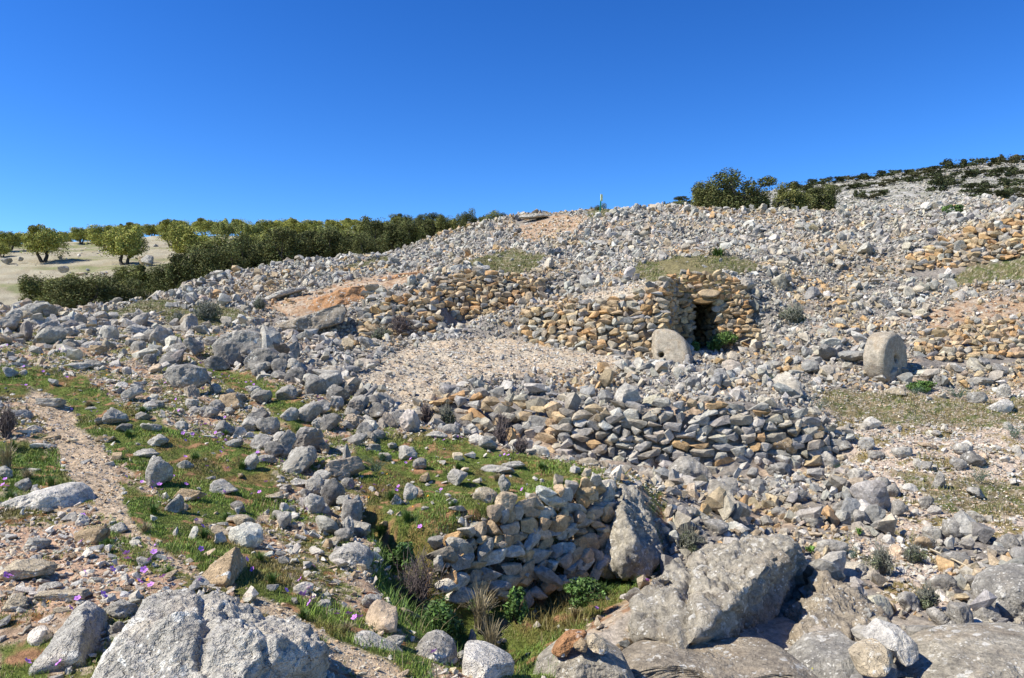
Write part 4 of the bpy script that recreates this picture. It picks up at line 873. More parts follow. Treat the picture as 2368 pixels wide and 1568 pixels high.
lst(Z5, [(45,270,120,100,'d'),(130,310,110,100,'d'),(220,350,120,80,'d'),(60,440,130,90,'g'),(45,520,110,70,'g'),(160,560,120,120,'g'),(250,590,100,70,'g'),(300,450,140,60,'p'),(170,480,90,60,'p'),(350,430,90,60,'g'),(450,440,80,50,'g'),
 (30,740,60,170,'g'),(110,600,0,0,'g'),(220,680,110,60,'g'),(300,740,100,60,'g'),(455,720,140,100,'p'),(350,665,100,50,'p'),(540,790,100,80,'g'),(695,775,100,50,'p'),(650,590,180,50,'p'),(760,550,130,70,'g'),(785,600,90,30,'p'),
 (870,560,80,70,'g'),(1015,650,140,110,'p'),(930,600,90,50,'p'),(890,730,90,60,'p'),(800,740,80,60,'c'),(1080,830,250,60,'p'),(1190,800,170,50,'p'),(1130,940,90,150,'p'),(800,890,150,120,'p'),(940,910,110,40,'p'),(1000,1010,190,110,'c'),
 (570,890,80,80,'t'),(480,990,110,130,'w'),(380,1040,90,80,'p'),(770,1060,100,45,'p'),(740,1010,50,30,'p'),(580,1100,60,30,'p'),(1620,835,80,60,'p'),(1700,860,60,70,'c'),(1510,900,50,80,'c'),(1600,970,90,90,'p'),(1310,1030,60,80,'p'),
 (1355,1030,50,60,'w'),(1520,1040,110,50,'c'),(1460,1090,80,90,'p'),(1740,950,50,50,'p'),(1390,905,30,30,'w'),(90,1080,110,140,'p'),(30,1070,60,120,'p'),(40,930,100,90,'g'),(1240,1110,60,80,'t'),(1390,1190,70,60,'p'),(830,1190,80,50,'w'),
 (1230,470,110,70,'p'),(1300,520,120,60,'p'),(1720,780,160,60,'c'),(1850,860,100,60,'p'),(1860,940,100,80,'c'),(1870,1060,80,120,'p')])
lst(Z6, [(1320,680,120,85,'w'),(1280,830,110,100,'w'),(2215,565,190,100,'w'),(2055,505,150,85,'g'),(2240,460,90,110,'p'),(1475,465,140,60,'c'),(1650,450,80,45,'p'),(1710,510,70,35,'p'),(1410,430,80,35,'t'),(1790,390,90,85,'d'),
 (1080,835,210,90,'g'),(1010,940,170,120,'p'),(880,860,90,110,'g'),(700,840,200,150,'t'),(1110,920,70,50,'c'),(1350,905,120,60,'g'),(1530,885,140,80,'p'),(1690,980,140,60,'g'),(1790,1080,90,130,'g'),(1960,860,140,80,'p'),(2035,935,160,110,'d'),
 (1920,970,100,90,'g'),(1240,1040,150,90,'p'),(1120,1110,120,60,'g'),(1470,1150,140,100,'g'),(1400,1100,120,90,'g'),(820,1080,110,70,'g'),(530,1110,120,90,'g'),(690,1010,190,100,'g'),(490,1030,100,80,'p'),(300,1130,180,130,'g'),(330,1060,110,80,'d'),
 (800,1190,150,100,'g'),(1060,1190,0,0,'g'),(2050,1170,130,80,'p'),(2180,850,60,40,'p'),(2340,870,60,80,'p'),(2240,930,80,50,'p'),(1680,860,0,0,'g'),(2290,1040,80,30,'w'),(2310,1090,60,60,'w'),(1500,720,80,35,'w'),(1660,1075,50,28,'w'),(1820,870,60,36,'w'),(1680,1140,60,30,'w'),
 (660,1160,120,60,'p'),(870,1120,90,40,'c'),(90,290,0,0,'g'),(2080,390,180,60,'g'),(2210,310,130,90,'g')])
lst(Z7, [(235,285,190,80,'p'),(330,195,100,50,'w'),(430,235,80,45,'w'),(410,185,90,40,'t'),(620,230,240,140,'t'),(560,285,70,35,'w'),(660,320,100,55,'w'),(750,320,70,65,'w'),(685,430,100,45,'w'),(815,175,140,80,'p'),(230,385,80,50,'w'),(810,460,100,35,'p'),
 (990,405,110,60,'p'),(930,560,80,32,'w'),(345,580,170,55,'p'),(420,645,350,70,'c'),(700,622,150,40,'p'),(90,700,160,110,'c'),(145,480,360,130,'c'),(820,740,190,120,'p'),(790,880,120,90,'g'),(950,245,80,25,'p'),(1095,262,50,28,'c'),(75,235,90,45,'t'),
 (1960,120,110,120,'p'),(1680,140,150,100,'c'),(1520,250,50,90,'g'),(1740,650,100,55,'c'),(1960,400,90,70,'p'),(2130,420,100,60,'p'),(2240,710,110,60,'p'),(2040,680,50,50,'g'),(1885,590,90,55,'p'),(2190,230,110,50,'p'),(2080,240,90,50,'g'),(2310,270,110,60,'c'),
 (2265,290,50,80,'t'),(2335,330,80,60,'g'),(2320,160,90,120,'t'),(470,1160,120,50,'p'),(150,600,150,40,'c'),(60,940,0,0,'p'),(1600,600,90,40,'t'),(430,740,140,40,'c'),(150,745,80,40,'p'),(1210,200,40,60,'p')])
lst(Z8, [(95,200,210,0,'p'),(40,170,90,140,'p'),(85,500,60,50,'t'),(205,690,140,100,'p'),(310,790,120,110,'g'),(40,665,60,50,'c'),(75,630,60,40,'t'),(300,150,90,70,'t'),(355,960,170,80,'p'),(860,160,60,110,'p'),(815,105,50,25,'w'),(720,270,80,100,'p'),
 (985,250,120,170,'p'),(1085,270,80,130,'c'),(1125,230,40,80,'p'),(860,330,50,80,'c'),(925,370,100,80,'t'),(790,375,110,110,'t'),(690,370,90,90,'t'),(740,490,80,80,'t'),(840,470,90,70,'c'),(960,530,90,80,'c'),(965,640,120,60,'t'),(940,750,60,35,'o'),
 (830,545,150,110,'t'),(1390,120,80,90,'p'),(1240,110,100,130,'t'),(1740,80,150,150,'p'),(1620,60,110,110,'p'),(1420,240,70,90,'p'),(1530,240,110,80,'o'),(1650,190,80,80,'c'),(1720,230,100,140,'c'),(1590,320,140,150,'c'),(1455,350,90,90,'t'),(1350,480,90,110,'t'),
 (1330,300,90,200,'t'),(1700,460,130,110,'t'),(1420,580,130,80,'g'),(2190,575,95,90,'c'),(1795,798,55,32,'c'),(1565,887,40,25,'w'),(1505,860,28,30,'w'),(1720,850,40,28,'c'),(1625,820,30,20,'t'),(900,960,70,150,'p'),(960,1110,0,0,'w'),(1940,850,0,0,'p'),
 (1950,990,170,80,'t'),(2100,940,120,130,'d'),(2030,890,60,70,'g'),(2330,380,100,60,'p'),(2240,190,80,80,'p'),(1480,470,0,0,'g')])
lst(Z9, [(1040,325,230,130,'p'),(1110,450,170,80,'c'),(1245,470,90,100,'g'),(1110,40,180,110,'g'),(1250,110,150,110,'g'),(1515,40,110,110,'g'),(915,130,150,85,'g'),(810,120,80,60,'p'),(680,65,130,55,'g'),(240,175,180,100,'g'),(590,130,90,80,'g'),(370,180,80,60,'g'),
 (230,20,220,60,'c'),(1700,0,100,100,'g'),(1915,190,190,150,'g'),(1745,205,140,95,'p'),(1820,575,180,150,'g'),(1670,280,150,90,'t'),(2270,280,130,120,'g'),(2050,250,0,0,'g'),(1920,400,200,110,'g'),(2110,460,160,70,'p'),(1520,260,45,60,'w'),(1430,255,90,70,'p'),
 (1440,315,110,50,'p'),(1840,270,0,0,'g'),(2040,565,170,130,'g'),(2170,550,90,60,'g'),(1970,640,160,60,'d'),(1580,690,160,130,'g'),(1660,525,80,50,'w'),(1800,810,140,140,'g'),(1960,810,160,190,'g'),(2060,740,160,120,'p'),(2130,780,180,130,'g'),(1890,870,80,90,'d'),
 (2080,890,70,60,'g'),(2110,1010,220,180,'g'),(2000,1050,150,190,'g'),(1850,970,150,90,'w'),(1940,940,90,60,'g'),(1690,920,220,160,'g'),(1540,860,70,35,'g'),(1560,90,0,0,'g'),(1840,1140,330,150,'g'),(1540,1080,120,60,'g'),(1660,1140,100,90,'g'),
 (2250,1120,230,120,'c'),(2190,330,120,60,'g'),(1740,400,0,0,'g'),(50,60,120,60,'g'),(100,130,70,70,'d'),(30,140,100,90,'g'),(1450,1190,260,60,'g'),(2130,110,120,50,'g'),(600,200,80,60,'g'),(470,190,110,60,'g'),(1480,350,0,0,'c'),(1690,390,90,30,'w'),(1860,60,0,0,'g')])

lst((0, 0), [(2055, 2610, 170, 130, 'd'), (2190, 2680, 150, 150, 'g'), (2340, 2730, 170, 130, 'd'), (2480, 2800, 140, 120, 'g'), (2600, 2850, 170, 120, 'd'), (2740, 2905, 150, 110, 'g'), (1930, 2540, 120, 120, 'd'), (1980, 2730, 150, 120, 'g'), (2130, 2860, 190, 150, 'g'),
 (2290, 2930, 140, 130, 'd'), (1960, 3080, 170, 190, 'g'), (2080, 3180, 150, 130, 'd'), (2300, 3420, 170, 210, 'd'), (2430, 3560, 150, 170, 'g'), (2190, 3360, 160, 150, 'p'), (2380, 3720, 140, 110, 'g'), (1850, 2950, 170, 120, 'g'), (1500, 2520, 180, 110, 'd'), (1230, 2420, 170, 80, 'g'), (2470, 3050, 140, 90, 'g')])
SPEC.sort(key=lambda s: -s[2] * s[3])
for k, (x, y, w, h, c, sd, tl) in enumerate(SPEC):
    if k < 260: rock(x, y, w, h, c, seed=sd, tilt=tl)
    else:
        p_, D = hit(x, y + h * .42); kk = D / F; r = np.random.default_rng(sd)
        heaps['rubble'].stones(PW, np.array([[p_[0], D + h * kk * .3, p_[2] + h * kk * .35]]), np.array([[w * kk * .55, h * kk * .6, h * kk * .6]]), rotm(1, r, .2), np.array([CD[c]]), r)

# ------------------------------------------------------------------ vegetation
def leaves(r, n, c, rad, size, shell=.55, tint=(.1, .12, .04), var=.25, elong=2.0, up=.3, flat=0):
    """n small leaf faces in an ellipsoid, denser to its skin"""
    d = r.normal(size=(n, 3)); d /= np.linalg.norm(d, axis=1)[:, None]; rr = shell + (1 - shell) * r.uniform(size=n) ** .6
    rr *= 1 + .22 * fbm(d * 2.1 + r.uniform(0, 50), 2)
    p = np.array(c) + d * rr[:, None] * np.array(rad)
    return blades(r, p, d, size, tint, var, elong, up)
def blades(r, p, d, size, tint, var, elong, up):
    n = len(p); nrm = d + r.normal(size=(n, 3)) * .8 + np.array([0, 0, up]); nrm /= np.linalg.norm(nrm, axis=1)[:, None]
    a = np.cross(nrm, r.normal(size=(n, 3))); a /= np.linalg.norm(a, axis=1)[:, None] + 1e-9; b = np.cross(nrm, a)
    s = (size * r.uniform(.6, 1.4, n))[:, None]; a = a * s * .5 * elong; b = b * s * .5
    v = np.stack([p - a, p + b * .9, p + a, p - b * .9], 1).reshape(-1, 3); f = np.arange(n * 4).reshape(n, 4)
    t = np.array(tint) * (1 + r.normal(size=(n, 1)) * var) * (1 + r.normal(size=(n, 3)) * .06)
    return v, f, np.repeat(np.clip(t, .005, .6), 4, 0)
def join(parts):
    V_, F_, T_, n = [], [], [], 0
    for v, f, t in parts: V_.append(v); F_.append(f + n); T_.append(t); n += len(v)
    return np.concatenate(V_), np.concatenate(F_), np.concatenate(T_)
def tubes(paths, sides=6, tint=(.12, .09, .06)):
    out = []
    for pts in paths:
        P = np.array([p[:3] for p in pts], float); rd = np.array([p[3] for p in pts]); n = len(P)
        tg = np.gradient(P, axis=0); tg /= np.linalg.norm(tg, axis=1)[:, None] + 1e-9
        ref = np.array([.13, .97, .2]) if abs(tg[0][2]) > .6 else np.array([0, .1, 1.0]); a = np.cross(tg, ref); a /= np.linalg.norm(a, axis=1)[:, None]; b = np.cross(tg, a)
        th = np.arange(sides) * 2 * math.pi / sides
        v = (P[:, None] + (a[:, None] * np.cos(th)[None, :, None] + b[:, None] * np.sin(th)[None, :, None]) * rd[:, None, None]).reshape(-1, 3)
        i = np.arange(n * sides).reshape(n, sides); q = np.stack([i[:-1], np.roll(i[:-1], -1, 1), np.roll(i[1:], -1, 1), i[1:]], -1).reshape(-1, 4)
        out.append((v, q, np.tile(np.array(tint), (len(v), 1))))
    return join(out)
def wob_path(r, a, b, r0, r1, n=6, w=.08):
    a = np.array(a, float); b = np.array(b, float); L_ = np.linalg.norm(b - a); o = np.zeros(3); out = []
    for k in range(n):
        t = k / (n - 1); q = a + (b - a) * t + o * math.sin(math.pi * t); out.append((*q, r0 + (r1 - r0) * t)); o = o + r.normal(size=3) * w * L_ * .5
    return out
def make_tree(r, wd, ht, leaf, tint, nleaf, trunk_h=.28, blobs=14, low=False, bark=(.09, .075, .06), ntr=2, elong=2.2):
    """returns crown arrays and trunk arrays; base at origin"""
    paths = []; tips = []
    for k in range(ntr):
        a0 = r.uniform(0, 6.28); b = (math.cos(a0) * wd * .06, math.sin(a0) * wd * .06, 0)
        top = (math.cos(a0) * wd * .16, math.sin(a0) * wd * .16, ht * trunk_h); paths.append(wob_path(r, b, top, ht * .045, ht * .028, 5))
        for q in range(4):
            an = a0 + r.uniform(-1.3, 1.3); rd = wd * r.uniform(.2, .38); tp = (math.cos(an) * rd, math.sin(an) * rd, ht * r.uniform(.5, .85)); paths.append(wob_path(r, top, tp, ht * .02, ht * .006, 6, .1)); tips.append(tp)
    parts = []; z0 = ht * (.12 if low else trunk_h * .8)
    for k in range(blobs):
        if k < len(tips): c = tips[k]
        else:
            an = r.uniform(0, 6.28); q = r.uniform() ** .5; c = (math.cos(an) * q * wd * .34, math.sin(an) * q * wd * .34, z0 + (ht - z0) * r.uniform(.15, .75) * (1 - .25 * q))
        s = r.uniform(.075, .20); br = r.uniform(.6, 1.4)
        hz = min(ht * r.uniform(.09, .21), max(ht - c[2], .1 * ht) * 1.1)
        parts.append(leaves(r, nleaf // blobs, c, (wd * s, wd * s, hz), leaf, .35, np.array(tint) * br, .28, elong))
    n2 = nleaf // 9; an = r.uniform(0, 6.28, n2); q = r.uniform(size=n2) ** .5; p = np.stack([np.cos(an) * q * wd * .47, np.sin(an) * q * wd * .47, z0 + (ht * .92 - z0) * r.uniform(size=n2) * (1 - .4 * q * q)], -1)
    parts.append(blades(r, p, r.normal(size=(n2, 3)), leaf, tint, .3, elong, .2))
    return join(parts), tubes(paths, 6, bark)
PLANTS = []
def place_tree(name, cat, group, x, yb, w, h, D, kind, label=None, seed=0, Y=None, proto=None, trunk=True):
    """x, yb: foot in the frame; w, h its size in the frame"""
    k = D / F; wd, ht = w * k, h * k
    X_ = (x - CX) * k; zb = float(gz(X_, D)); zt = EYE + (CY - (yb - h)) * k
    root = empty(name, (X_, D, zb - .05)); root['category'] = cat
    cv, tv_ = proto
    ht = max(zt - zb + .05, .5 * ht)
    sc = (wd, (wd + ht) * .55 if wd < 2 * ht else wd * .6, ht)
    for nm, me, mt in (('crown', cv, M_LEAF), ('trunk', tv_, M_BARK)):
        if nm == 'trunk' and not trunk: continue
        o = link(nm, me, mt, root); o.scale = sc
    root.rotation_euler = (0, 0, 0)
    if group: root['group'] = group
    if label: root['label'] = label
    else: PLANTS.append((kind, x, yb - h / 2, w * h, root, cat, group, D))
    return root
def protos(n, tint, nl, leaf, seed, **k):
    out = []
    for i in range(n):
        r = np.random.default_rng(seed + i); cr, tr = make_tree(r, 1, 1, leaf, tint, nl, **k)
        out.append((npmesh('crown', cr[0], cr[1], False, cr[2]), npmesh('trunk', tr[0], tr[1], True, tr[2])))
    return out
OLV = (.36, .36, .09); OLV2 = (.27, .285, .09); OAK = (.12, .128, .045); OAK2 = (.19, .195, .06)
P_OLV = protos(4, OLV, 16000, .019, 500, blobs=26, trunk_h=.26)
P_OL2 = protos(3, OLV2, 14000, .020, 520, blobs=24, trunk_h=.26)
P_OAK = protos(4, OAK, 20000, .019, 540, blobs=30, low=True, trunk_h=.15, elong=1.5)
P_OK2 = protos(3, OAK2, 18000, .020, 560, blobs=28, low=True, trunk_h=.15, elong=1.7)
P_SHR = protos(5, (.085, .095, .042), 1300, .06, 580, blobs=12, low=True, trunk_h=.1, elong=1.4, ntr=1)
P_SH2 = protos(3, (.13, .125, .06), 1300, .06, 600, blobs=12, low=True, trunk_h=.1, elong=1.4, ntr=1)
def proto_of(P, i): return P[i % len(P)]
G_OL = 'olive trees on the far left hill'; G_BU = 'evergreen bushes between the stone slope and the olive hill'
def T_(P, i, name, cat, grp, x, yb, w, h, D, label): place_tree(name, cat, grp, x, yb, w, h, D, None, label, proto=proto_of(P, i))
ol = [(105,604,108,88,84,0,'round olive tree with forked trunks standing alone on bare pale soil at the left'),
 (20,580,70,52,100,1,'olive tree cut by the left edge of the picture on the hill'),
 (285,606,108,92,82,2,'bushy yellow green olive tree directly behind the split boulder on the hill'),
 (240,590,90,78,98,1,'pale yellow olive tree touching the left side of the bushy olive'),
 (185,566,54,46,118,1,'small thin olive tree between the lone forked olive and the yellow pair'),
 (440,600,108,94,86,3,'yellow green olive tree leaning over the dark evergreen bush, right of the split boulder'),
 (400,578,80,74,108,0,'yellow olive tree touching the leaning olive from behind'),
 (5,600,40,44,90,3,'low olive crown at the extreme left edge')]
for i, (x, yb, w, h, D, k, lb) in enumerate(ol): T_(P_OLV, k, 'olive_tree', 'olive tree', G_OL, x, yb, w, h, D, lb)
back = [(55,572,46,32,125),(150,560,40,30,135),(215,566,50,42,128),(262,560,56,46,132),(310,556,60,44,134),(350,552,50,38,138),(385,550,60,46,136),(430,552,60,48,132),(475,556,66,54,124),(520,562,70,56,116),(505,545,56,42,140),(560,548,60,48,136),
        (575,566,74,58,110),(618,556,66,54,118),(655,545,60,44,136),(640,580,80,62,104),(690,560,72,56,116),(720,548,60,44,134),(745,580,84,66,102),(780,556,70,54,120),(812,545,60,42,138),(835,575,82,62,104),(590,590,80,56,94),(690,595,84,56,94),(790,592,84,58,94),(555,600,70,50,92)]
for i, (x, yb, w, h, D) in enumerate(back):
    place_tree('olive_tree', 'olive tree', G_OL, x, yb, w, h, D, ('yellow green olive tree' if i % 3 else 'grey green olive tree'), proto=proto_of(P_OLV if i % 3 else P_OL2, i))
oaks = [(880,580,110,84,80,0),(960,560,100,62,84,1),(930,520,70,26,130,2),(1000,545,84,52,86,2),(1040,540,70,48,82,3),(1080,532,60,50,80,0),(1130,522,64,36,80,1),(1160,516,44,24,84,2),(900,560,80,50,95,3),(985,518,60,22,130,1)]
for i, (x, yb, w, h, D, k) in enumerate(oaks): place_tree('holm_oak', 'oak tree', 'dark oaks along the skyline behind the stone slope', x, yb, w, h, D, 'dark green holm oak', proto=proto_of(P_OAK if i % 2 else P_OK2, k))
bush = [(200,722,190,92,46,0,P_OAK),(110,705,120,76,56,0,P_OK2),(290,704,120,70,52,1,P_OAK),(155,680,90,50,60,1,P_OK2),(345,672,120,62,58,2,P_OK2),(395,655,110,56,57,0,P_OAK),(300,655,80,40,62,2,P_OK2),(440,645,130,72,56,3,P_OAK),(515,632,150,74,56,0,P_OAK),(590,622,130,76,58,1,P_OAK),
        (490,610,120,66,68,1,P_OK2),(660,612,150,84,58,2,P_OAK),(740,604,140,82,60,3,P_OAK),(820,602,130,66,60,0,P_OAK),(600,590,110,56,72,0,P_OK2),(690,585,110,54,72,2,P_OK2),(850,596,90,56,58,1,P_OAK),(780,580,100,50,72,1,P_OK2),(870,575,100,64,66,2,P_OAK),(925,570,110,60,64,3,P_OAK),(960,556,70,50,64,0,P_OK2)]
for i, (x, yb, w, h, D, k, P) in enumerate(bush): place_tree('evergreen_bush', 'bush', G_BU, x, yb, w, h, D, 'wide dark evergreen bush' if P is P_OAK else 'paler green rounded bush', proto=proto_of(P, k), trunk=True)
T_(P_OAK, 1, 'holm_oak', 'oak tree', None, 1700, 492, 190, 96, 58, 'large dark holm oak with uneven crown behind the right part of the ridge')
T_(P_OK2, 0, 'holm_oak', 'oak tree', None, 1632, 492, 74, 76, 60, 'smaller oak merging into the left side of the large dark ridge oak')
T_(P_OK2, 1, 'evergreen_bush', 'bush', None, 1600, 490, 70, 30, 62, 'low bush at the left foot of the ridge oaks')
T_(P_OK2, 2, 'holm_oak', 'oak tree', None, 1830, 496, 90, 76, 60, 'slender topped oak right of the large dark ridge oak')
T_(P_OAK, 3, 'evergreen_bush', 'bush', None, 1895, 500, 100, 74, 62, 'dark round bush at the right end of the ridge tree group')
T_(P_SH2, 0, 'dry_shrub', 'shrub', None, 1790, 498, 90, 44, 57, 'grey twiggy shrub between the ridge oaks')
T_(P_OAK, 0, 'evergreen_bush', 'bush', None, 1384, 494, 52, 24, 62, 'small dark bush on the skyline just behind the green signpost')
T_(P_SHR, 1, 'evergreen_bush', 'bush', None, 1431, 492, 18, 12, 62, 'tiny bush on the skyline right of the green signpost')
T_(P_OK2, 1, 'evergreen_bush', 'bush', None, 1555, 486, 70, 22, 120, 'dark scrub on the skyline between signpost and ridge oaks')
hsh = [(1545,476,40,10),(1580,472,50,16),(1850,440,70,18),(1890,432,60,18),(1930,424,60,16),(1975,420,50,14),(1560,480,40,12),(2010,418,60,16),(2050,412,60,18),(2090,408,50,16),(2130,410,60,18),(2165,402,50,16),(2205,395,66,24),(2240,392,50,24),(2290,386,60,22),(2330,384,60,24),(2360,380,50,18),(2180,420,70,22),(2115,424,60,16),(2230,415,70,22),(2275,410,60,20),(2320,412,70,22),(2355,408,50,22),
       (1995,436,60,14),(1960,440,50,14),(2050,430,50,14),(2170,448,50,34),(2190,436,40,24),(1985,460,30,20),(2030,455,50,16),(2010,462,60,14),(2250,448,60,22),(2290,440,60,20),(2340,436,60,22),(2300,466,90,28),(2350,462,80,32),(2270,458,60,20),(2210,430,50,18),(2390,440,60,24),(2400,395,60,24),(1910,446,50,18),(1870,456,50,24),(2330,425,50,14),(2080,420,40,10),(2140,395,30,8),(2265,383,20,16),(1905,470,40,12),(2240,476,60,12)]
for i, (x, yb, w, h) in enumerate(hsh):
    p_, D = hit(x, yb); D = max(D, 112)
    place_tree('hillside_shrub', 'shrub', 'dark shrubs on the far right hillside', x, yb, w * 1.05, h * 1.25, D, 'dark green hillside shrub' if i % 5 else 'olive brown hillside shrub', proto=proto_of(P_SH2 if i % 5 == 0 else P_SHR, i), trunk=False)

# boulders on the olive hill
rock(338, 601, 30, 24, 'grey', 701, D=77, label='split dark sided boulder beside the olive tree on the bare hill', name='boulder')
rock(326, 602, 18, 18, 'tan', 702, D=77.5, label='left half of the split boulder beside the olive tree on the bare hill', name='boulder')
rock(142, 622, 28, 16, 'grey', 703, D=74, label='rough grey rock heap on bare soil below the lone forked olive', name='boulder')
rock(186, 633, 28, 10, 'cream', 704, D=71, label='pale orange rock ledge on bare soil above the left bushes', name='boulder')
rock(10, 602, 26, 14, 'grey', 705, D=82, label='grey rock at the left edge under the olive trees', name='boulder'); rock(46, 598, 12, 10, 'grey', 706, D=83, label='small rock beside the lone forked olive tree', name='boulder')

# ---------- small plants near by
def part_mesh(name, arrs, mat, par, smooth=False):
    v, f, t = arrs; return link(name, npmesh(name, v, f, smooth, t), mat, par)
def small_plant(kind, x, y, w, h, label, seed, D=None, name=None, cat='plant'):
    r = np.random.default_rng(seed)
    p_, D = hit(x, y) if D is None else (w3(x, y, D), D)
    k = D / F; W_2 = w * k / 2; H_ = h * k; root = empty(name or kind, (p_[0], p_[1], p_[2] - .01)); tag(root, label, cat)
    if kind == 'green_bush':
        bl = 16; parts = []
        for q in range(bl):
            an = r.uniform(0, 6.28); rd = r.uniform() ** .5 * .7; c = (math.cos(an) * rd * W_2, math.sin(an) * rd * W_2, H_ * r.uniform(.2, .8))
            parts.append(leaves(r, int(170), c, (W_2 * .36, W_2 * .36, H_ * .26), max(.018, .0016 * D), .3, np.array((.085, .15, .03)) * r.uniform(.7, 1.3), .3, 1.5))
        part_mesh('foliage', join(parts), M_PLANT, root)
        part_mesh('stems', tubes([wob_path(r, (0, 0, 0), (r.normal() * W_2 * .5, r.normal() * W_2 * .5, H_ * r.uniform(.5, .9)), .008, .003) for _ in range(9)], 4, (.13, .10, .06)), M_BARK, root)
    elif kind in ('thorn_bush', 'grey_shrub'):
        c0 = (.15, .12, .105) if kind == 'thorn_bush' else (.20, .20, .15); paths = []
        wd_ = max(.0016, .00055 * D)
        for q in range(70):
            an = r.uniform(0, 6.28); sp = r.uniform(.1, 1); a = (r.normal() * W_2 * .15, r.normal() * W_2 * .15, 0); b = (math.cos(an) * sp * W_2, math.sin(an) * sp * W_2, H_ * (1.05 - .55 * sp * sp) * r.uniform(.7, 1.05)); pth = wob_path(r, a, b, wd_ * 1.4, wd_ * .6, 6, .12); paths.append(pth)
            for z in range(5):
                o = np.array(pth[r.integers(2, 6)][:3]); e = o + np.array([r.normal() * .22 * W_2, r.normal() * .22 * W_2, abs(r.normal()) * .22 * H_]); paths.append([(*o, wd_ * .7), (*((o + e) / 2 + r.normal(size=3) * .02 * W_2), wd_ * .6), (*e, wd_ * .4)])
        part_mesh('twigs', tubes(paths, 3, c0), M_BARK, root)
        if kind == 'grey_shrub':
            parts = [leaves(r, 150, (r.normal() * W_2 * .35, r.normal() * W_2 * .35, H_ * r.uniform(.2, .7)), (W_2 * .4, W_2 * .4, H_ * .3), max(.009, .0011 * D), .2, (.15, .17, .085), .3, 2.5) for _ in range(9)]
            part_mesh('foliage', join(parts), M_PLANT, root)
    elif kind in ('thistle', 'rosette'):
        tn = (.075, .125, .075) if kind == 'thistle' else (.12, .22, .035); V_, F_, TT_ = [], [], []; n = 0; parts = []
        for q in range(34):
            an = r.uniform(0, 6.28); Ln = W_2 * r.uniform(.6, 1.1); arch = H_ * r.uniform(.5, 1.2); m = 7
            t = np.linspace(0, 1, m); ctr = np.stack([np.cos(an) * Ln * t, np.sin(an) * Ln * t, arch * np.sin(t * 2.2) * (.9 if kind == 'thistle' else .8)], -1)
            sd_ = np.array([-math.sin(an), math.cos(an), 0]); wl = W_2 * (.16 if kind == 'thistle' else .12)
            if kind == 'thistle':
                for z in range(1, m):
                    for sg in (-1, 1):
                        b = ctr[z]; e = b + sd_ * sg * wl * 1.2 * (1.15 - t[z]) + (ctr[z] - ctr[z - 1]) * .6; md = (b + e) / 2; v = np.array([b - (ctr[z] - ctr[z-1]) * .35, md + [0, 0, wl * .12], e, md - (ctr[z] - ctr[z-1]) * .1]); parts.append((v, np.array([[0, 1, 2, 3]]), np.tile(np.array(tn) * r.uniform(.7, 1.35), (4, 1))))
            else:
                ws = wl * np.sin(np.pi * (t * .9 + .08)); l_ = ctr - sd_ * ws[:, None]; r_ = ctr + sd_ * ws[:, None]; v = np.concatenate([l_, r_]); f = np.array([[z, z + 1, z + 1 + m, z + m] for z in range(m - 1)]); parts.append((v, f, np.tile(np.array(tn) * r.uniform(.75, 1.3), (2 * m, 1))))
        part_mesh('leaves', join(parts), M_PLANT, root)
    elif kind in ('dry_grass_tuft', 'green_grass_tuft'):
        tn = (.33, .27, .15) if kind[0] == 'd' else (.10, .17, .035); parts = []; m = 8; nb = 150
        for q in range(nb):
            an = r.uniform(0, 6.28); sp = r.uniform(.15, 1.1); t = np.linspace(0, 1, m); h_ = H_ * r.uniform(.55, 1.1)
            ctr = np.stack([r.normal() * W_2 * .1 + np.cos(an) * sp * W_2 * t ** 1.6, r.normal() * W_2 * .1 + np.sin(an) * sp * W_2 * t ** 1.6, h_ * (t * 1.25 - .45 * sp * t ** 2.4)], -1)
            ws = max(.0015, .0006 * D) * (1 - t * .8); sd_ = np.array([-math.sin(an), math.cos(an), 0]); v = np.concatenate([ctr - sd_ * ws[:, None], ctr + sd_ * ws[:, None]]); f = np.array([[z, z + 1, z + 1 + m, z + m] for z in range(m - 1)]); parts.append((v, f, np.tile(np.array(tn) * r.uniform(.65, 1.3), (2 * m, 1))))
        part_mesh('blades', join(parts), M_GRASS, root)
    if name in ('flowering_shrub',):
        pp = np.stack([r.normal(size=40) * W_2 * .5, r.normal(size=40) * W_2 * .5 - W_2 * .2, H_ * r.uniform(.7, 1.05, 40)], -1)
        part_mesh('blossoms', blades(r, pp, np.tile([[0, -1, .6]], (40, 1)), .016, (.75, .58, .02), .1, 1.1, .5), M_PETAL, root)
    return root
SP_ = small_plant
SP_('green_bush', 1672, 812, 78, 46, 'leafy green bush growing at the foot of the hut doorway', 1, name='green_bush', cat='bush')
SP_('green_bush', 1608, 812, 26, 22, 'small green plant on the left side of the doorway floor', 2)
SP_('thorn_bush', 922, 784, 72, 50, 'dark leafless thorn bush against the ruined wall', 3, cat='bush')
SP_('grey_shrub', 880, 786, 50, 26, 'low green grey shrub left of the dark thorn bush', 4, cat='shrub')
SP_('thorn_bush', 1160, 1030, 44, 62, 'brown leafless thorn bush in front of the low tan wall', 5, cat='bush')
SP_('thorn_bush', 1205, 1048, 44, 32, 'paler dry thorn bush beside the brown one', 6, cat='bush')
SP_('grey_shrub', 1030, 985, 50, 40, 'green grey shrub at the left end of the low tan wall', 7, cat='shrub')
SP_('thorn_bush', 985, 975, 34, 34, 'small dry twiggy bush left of the green grey shrub', 8, cat='bush')
SP_('grey_shrub', 1835, 752, 62, 42, 'grey green shrub growing from the rubble between hut and millstone', 9, cat='shrub')
SP_('grey_shrub', 1595, 1270, 66, 44, 'rounded grey shrub left of the flat topped boulder top', 10, cat='shrub')
SP_('grey_shrub', 2038, 1330, 66, 60, 'tall grey shrub behind the squat brown boulder', 11, cat='shrub')
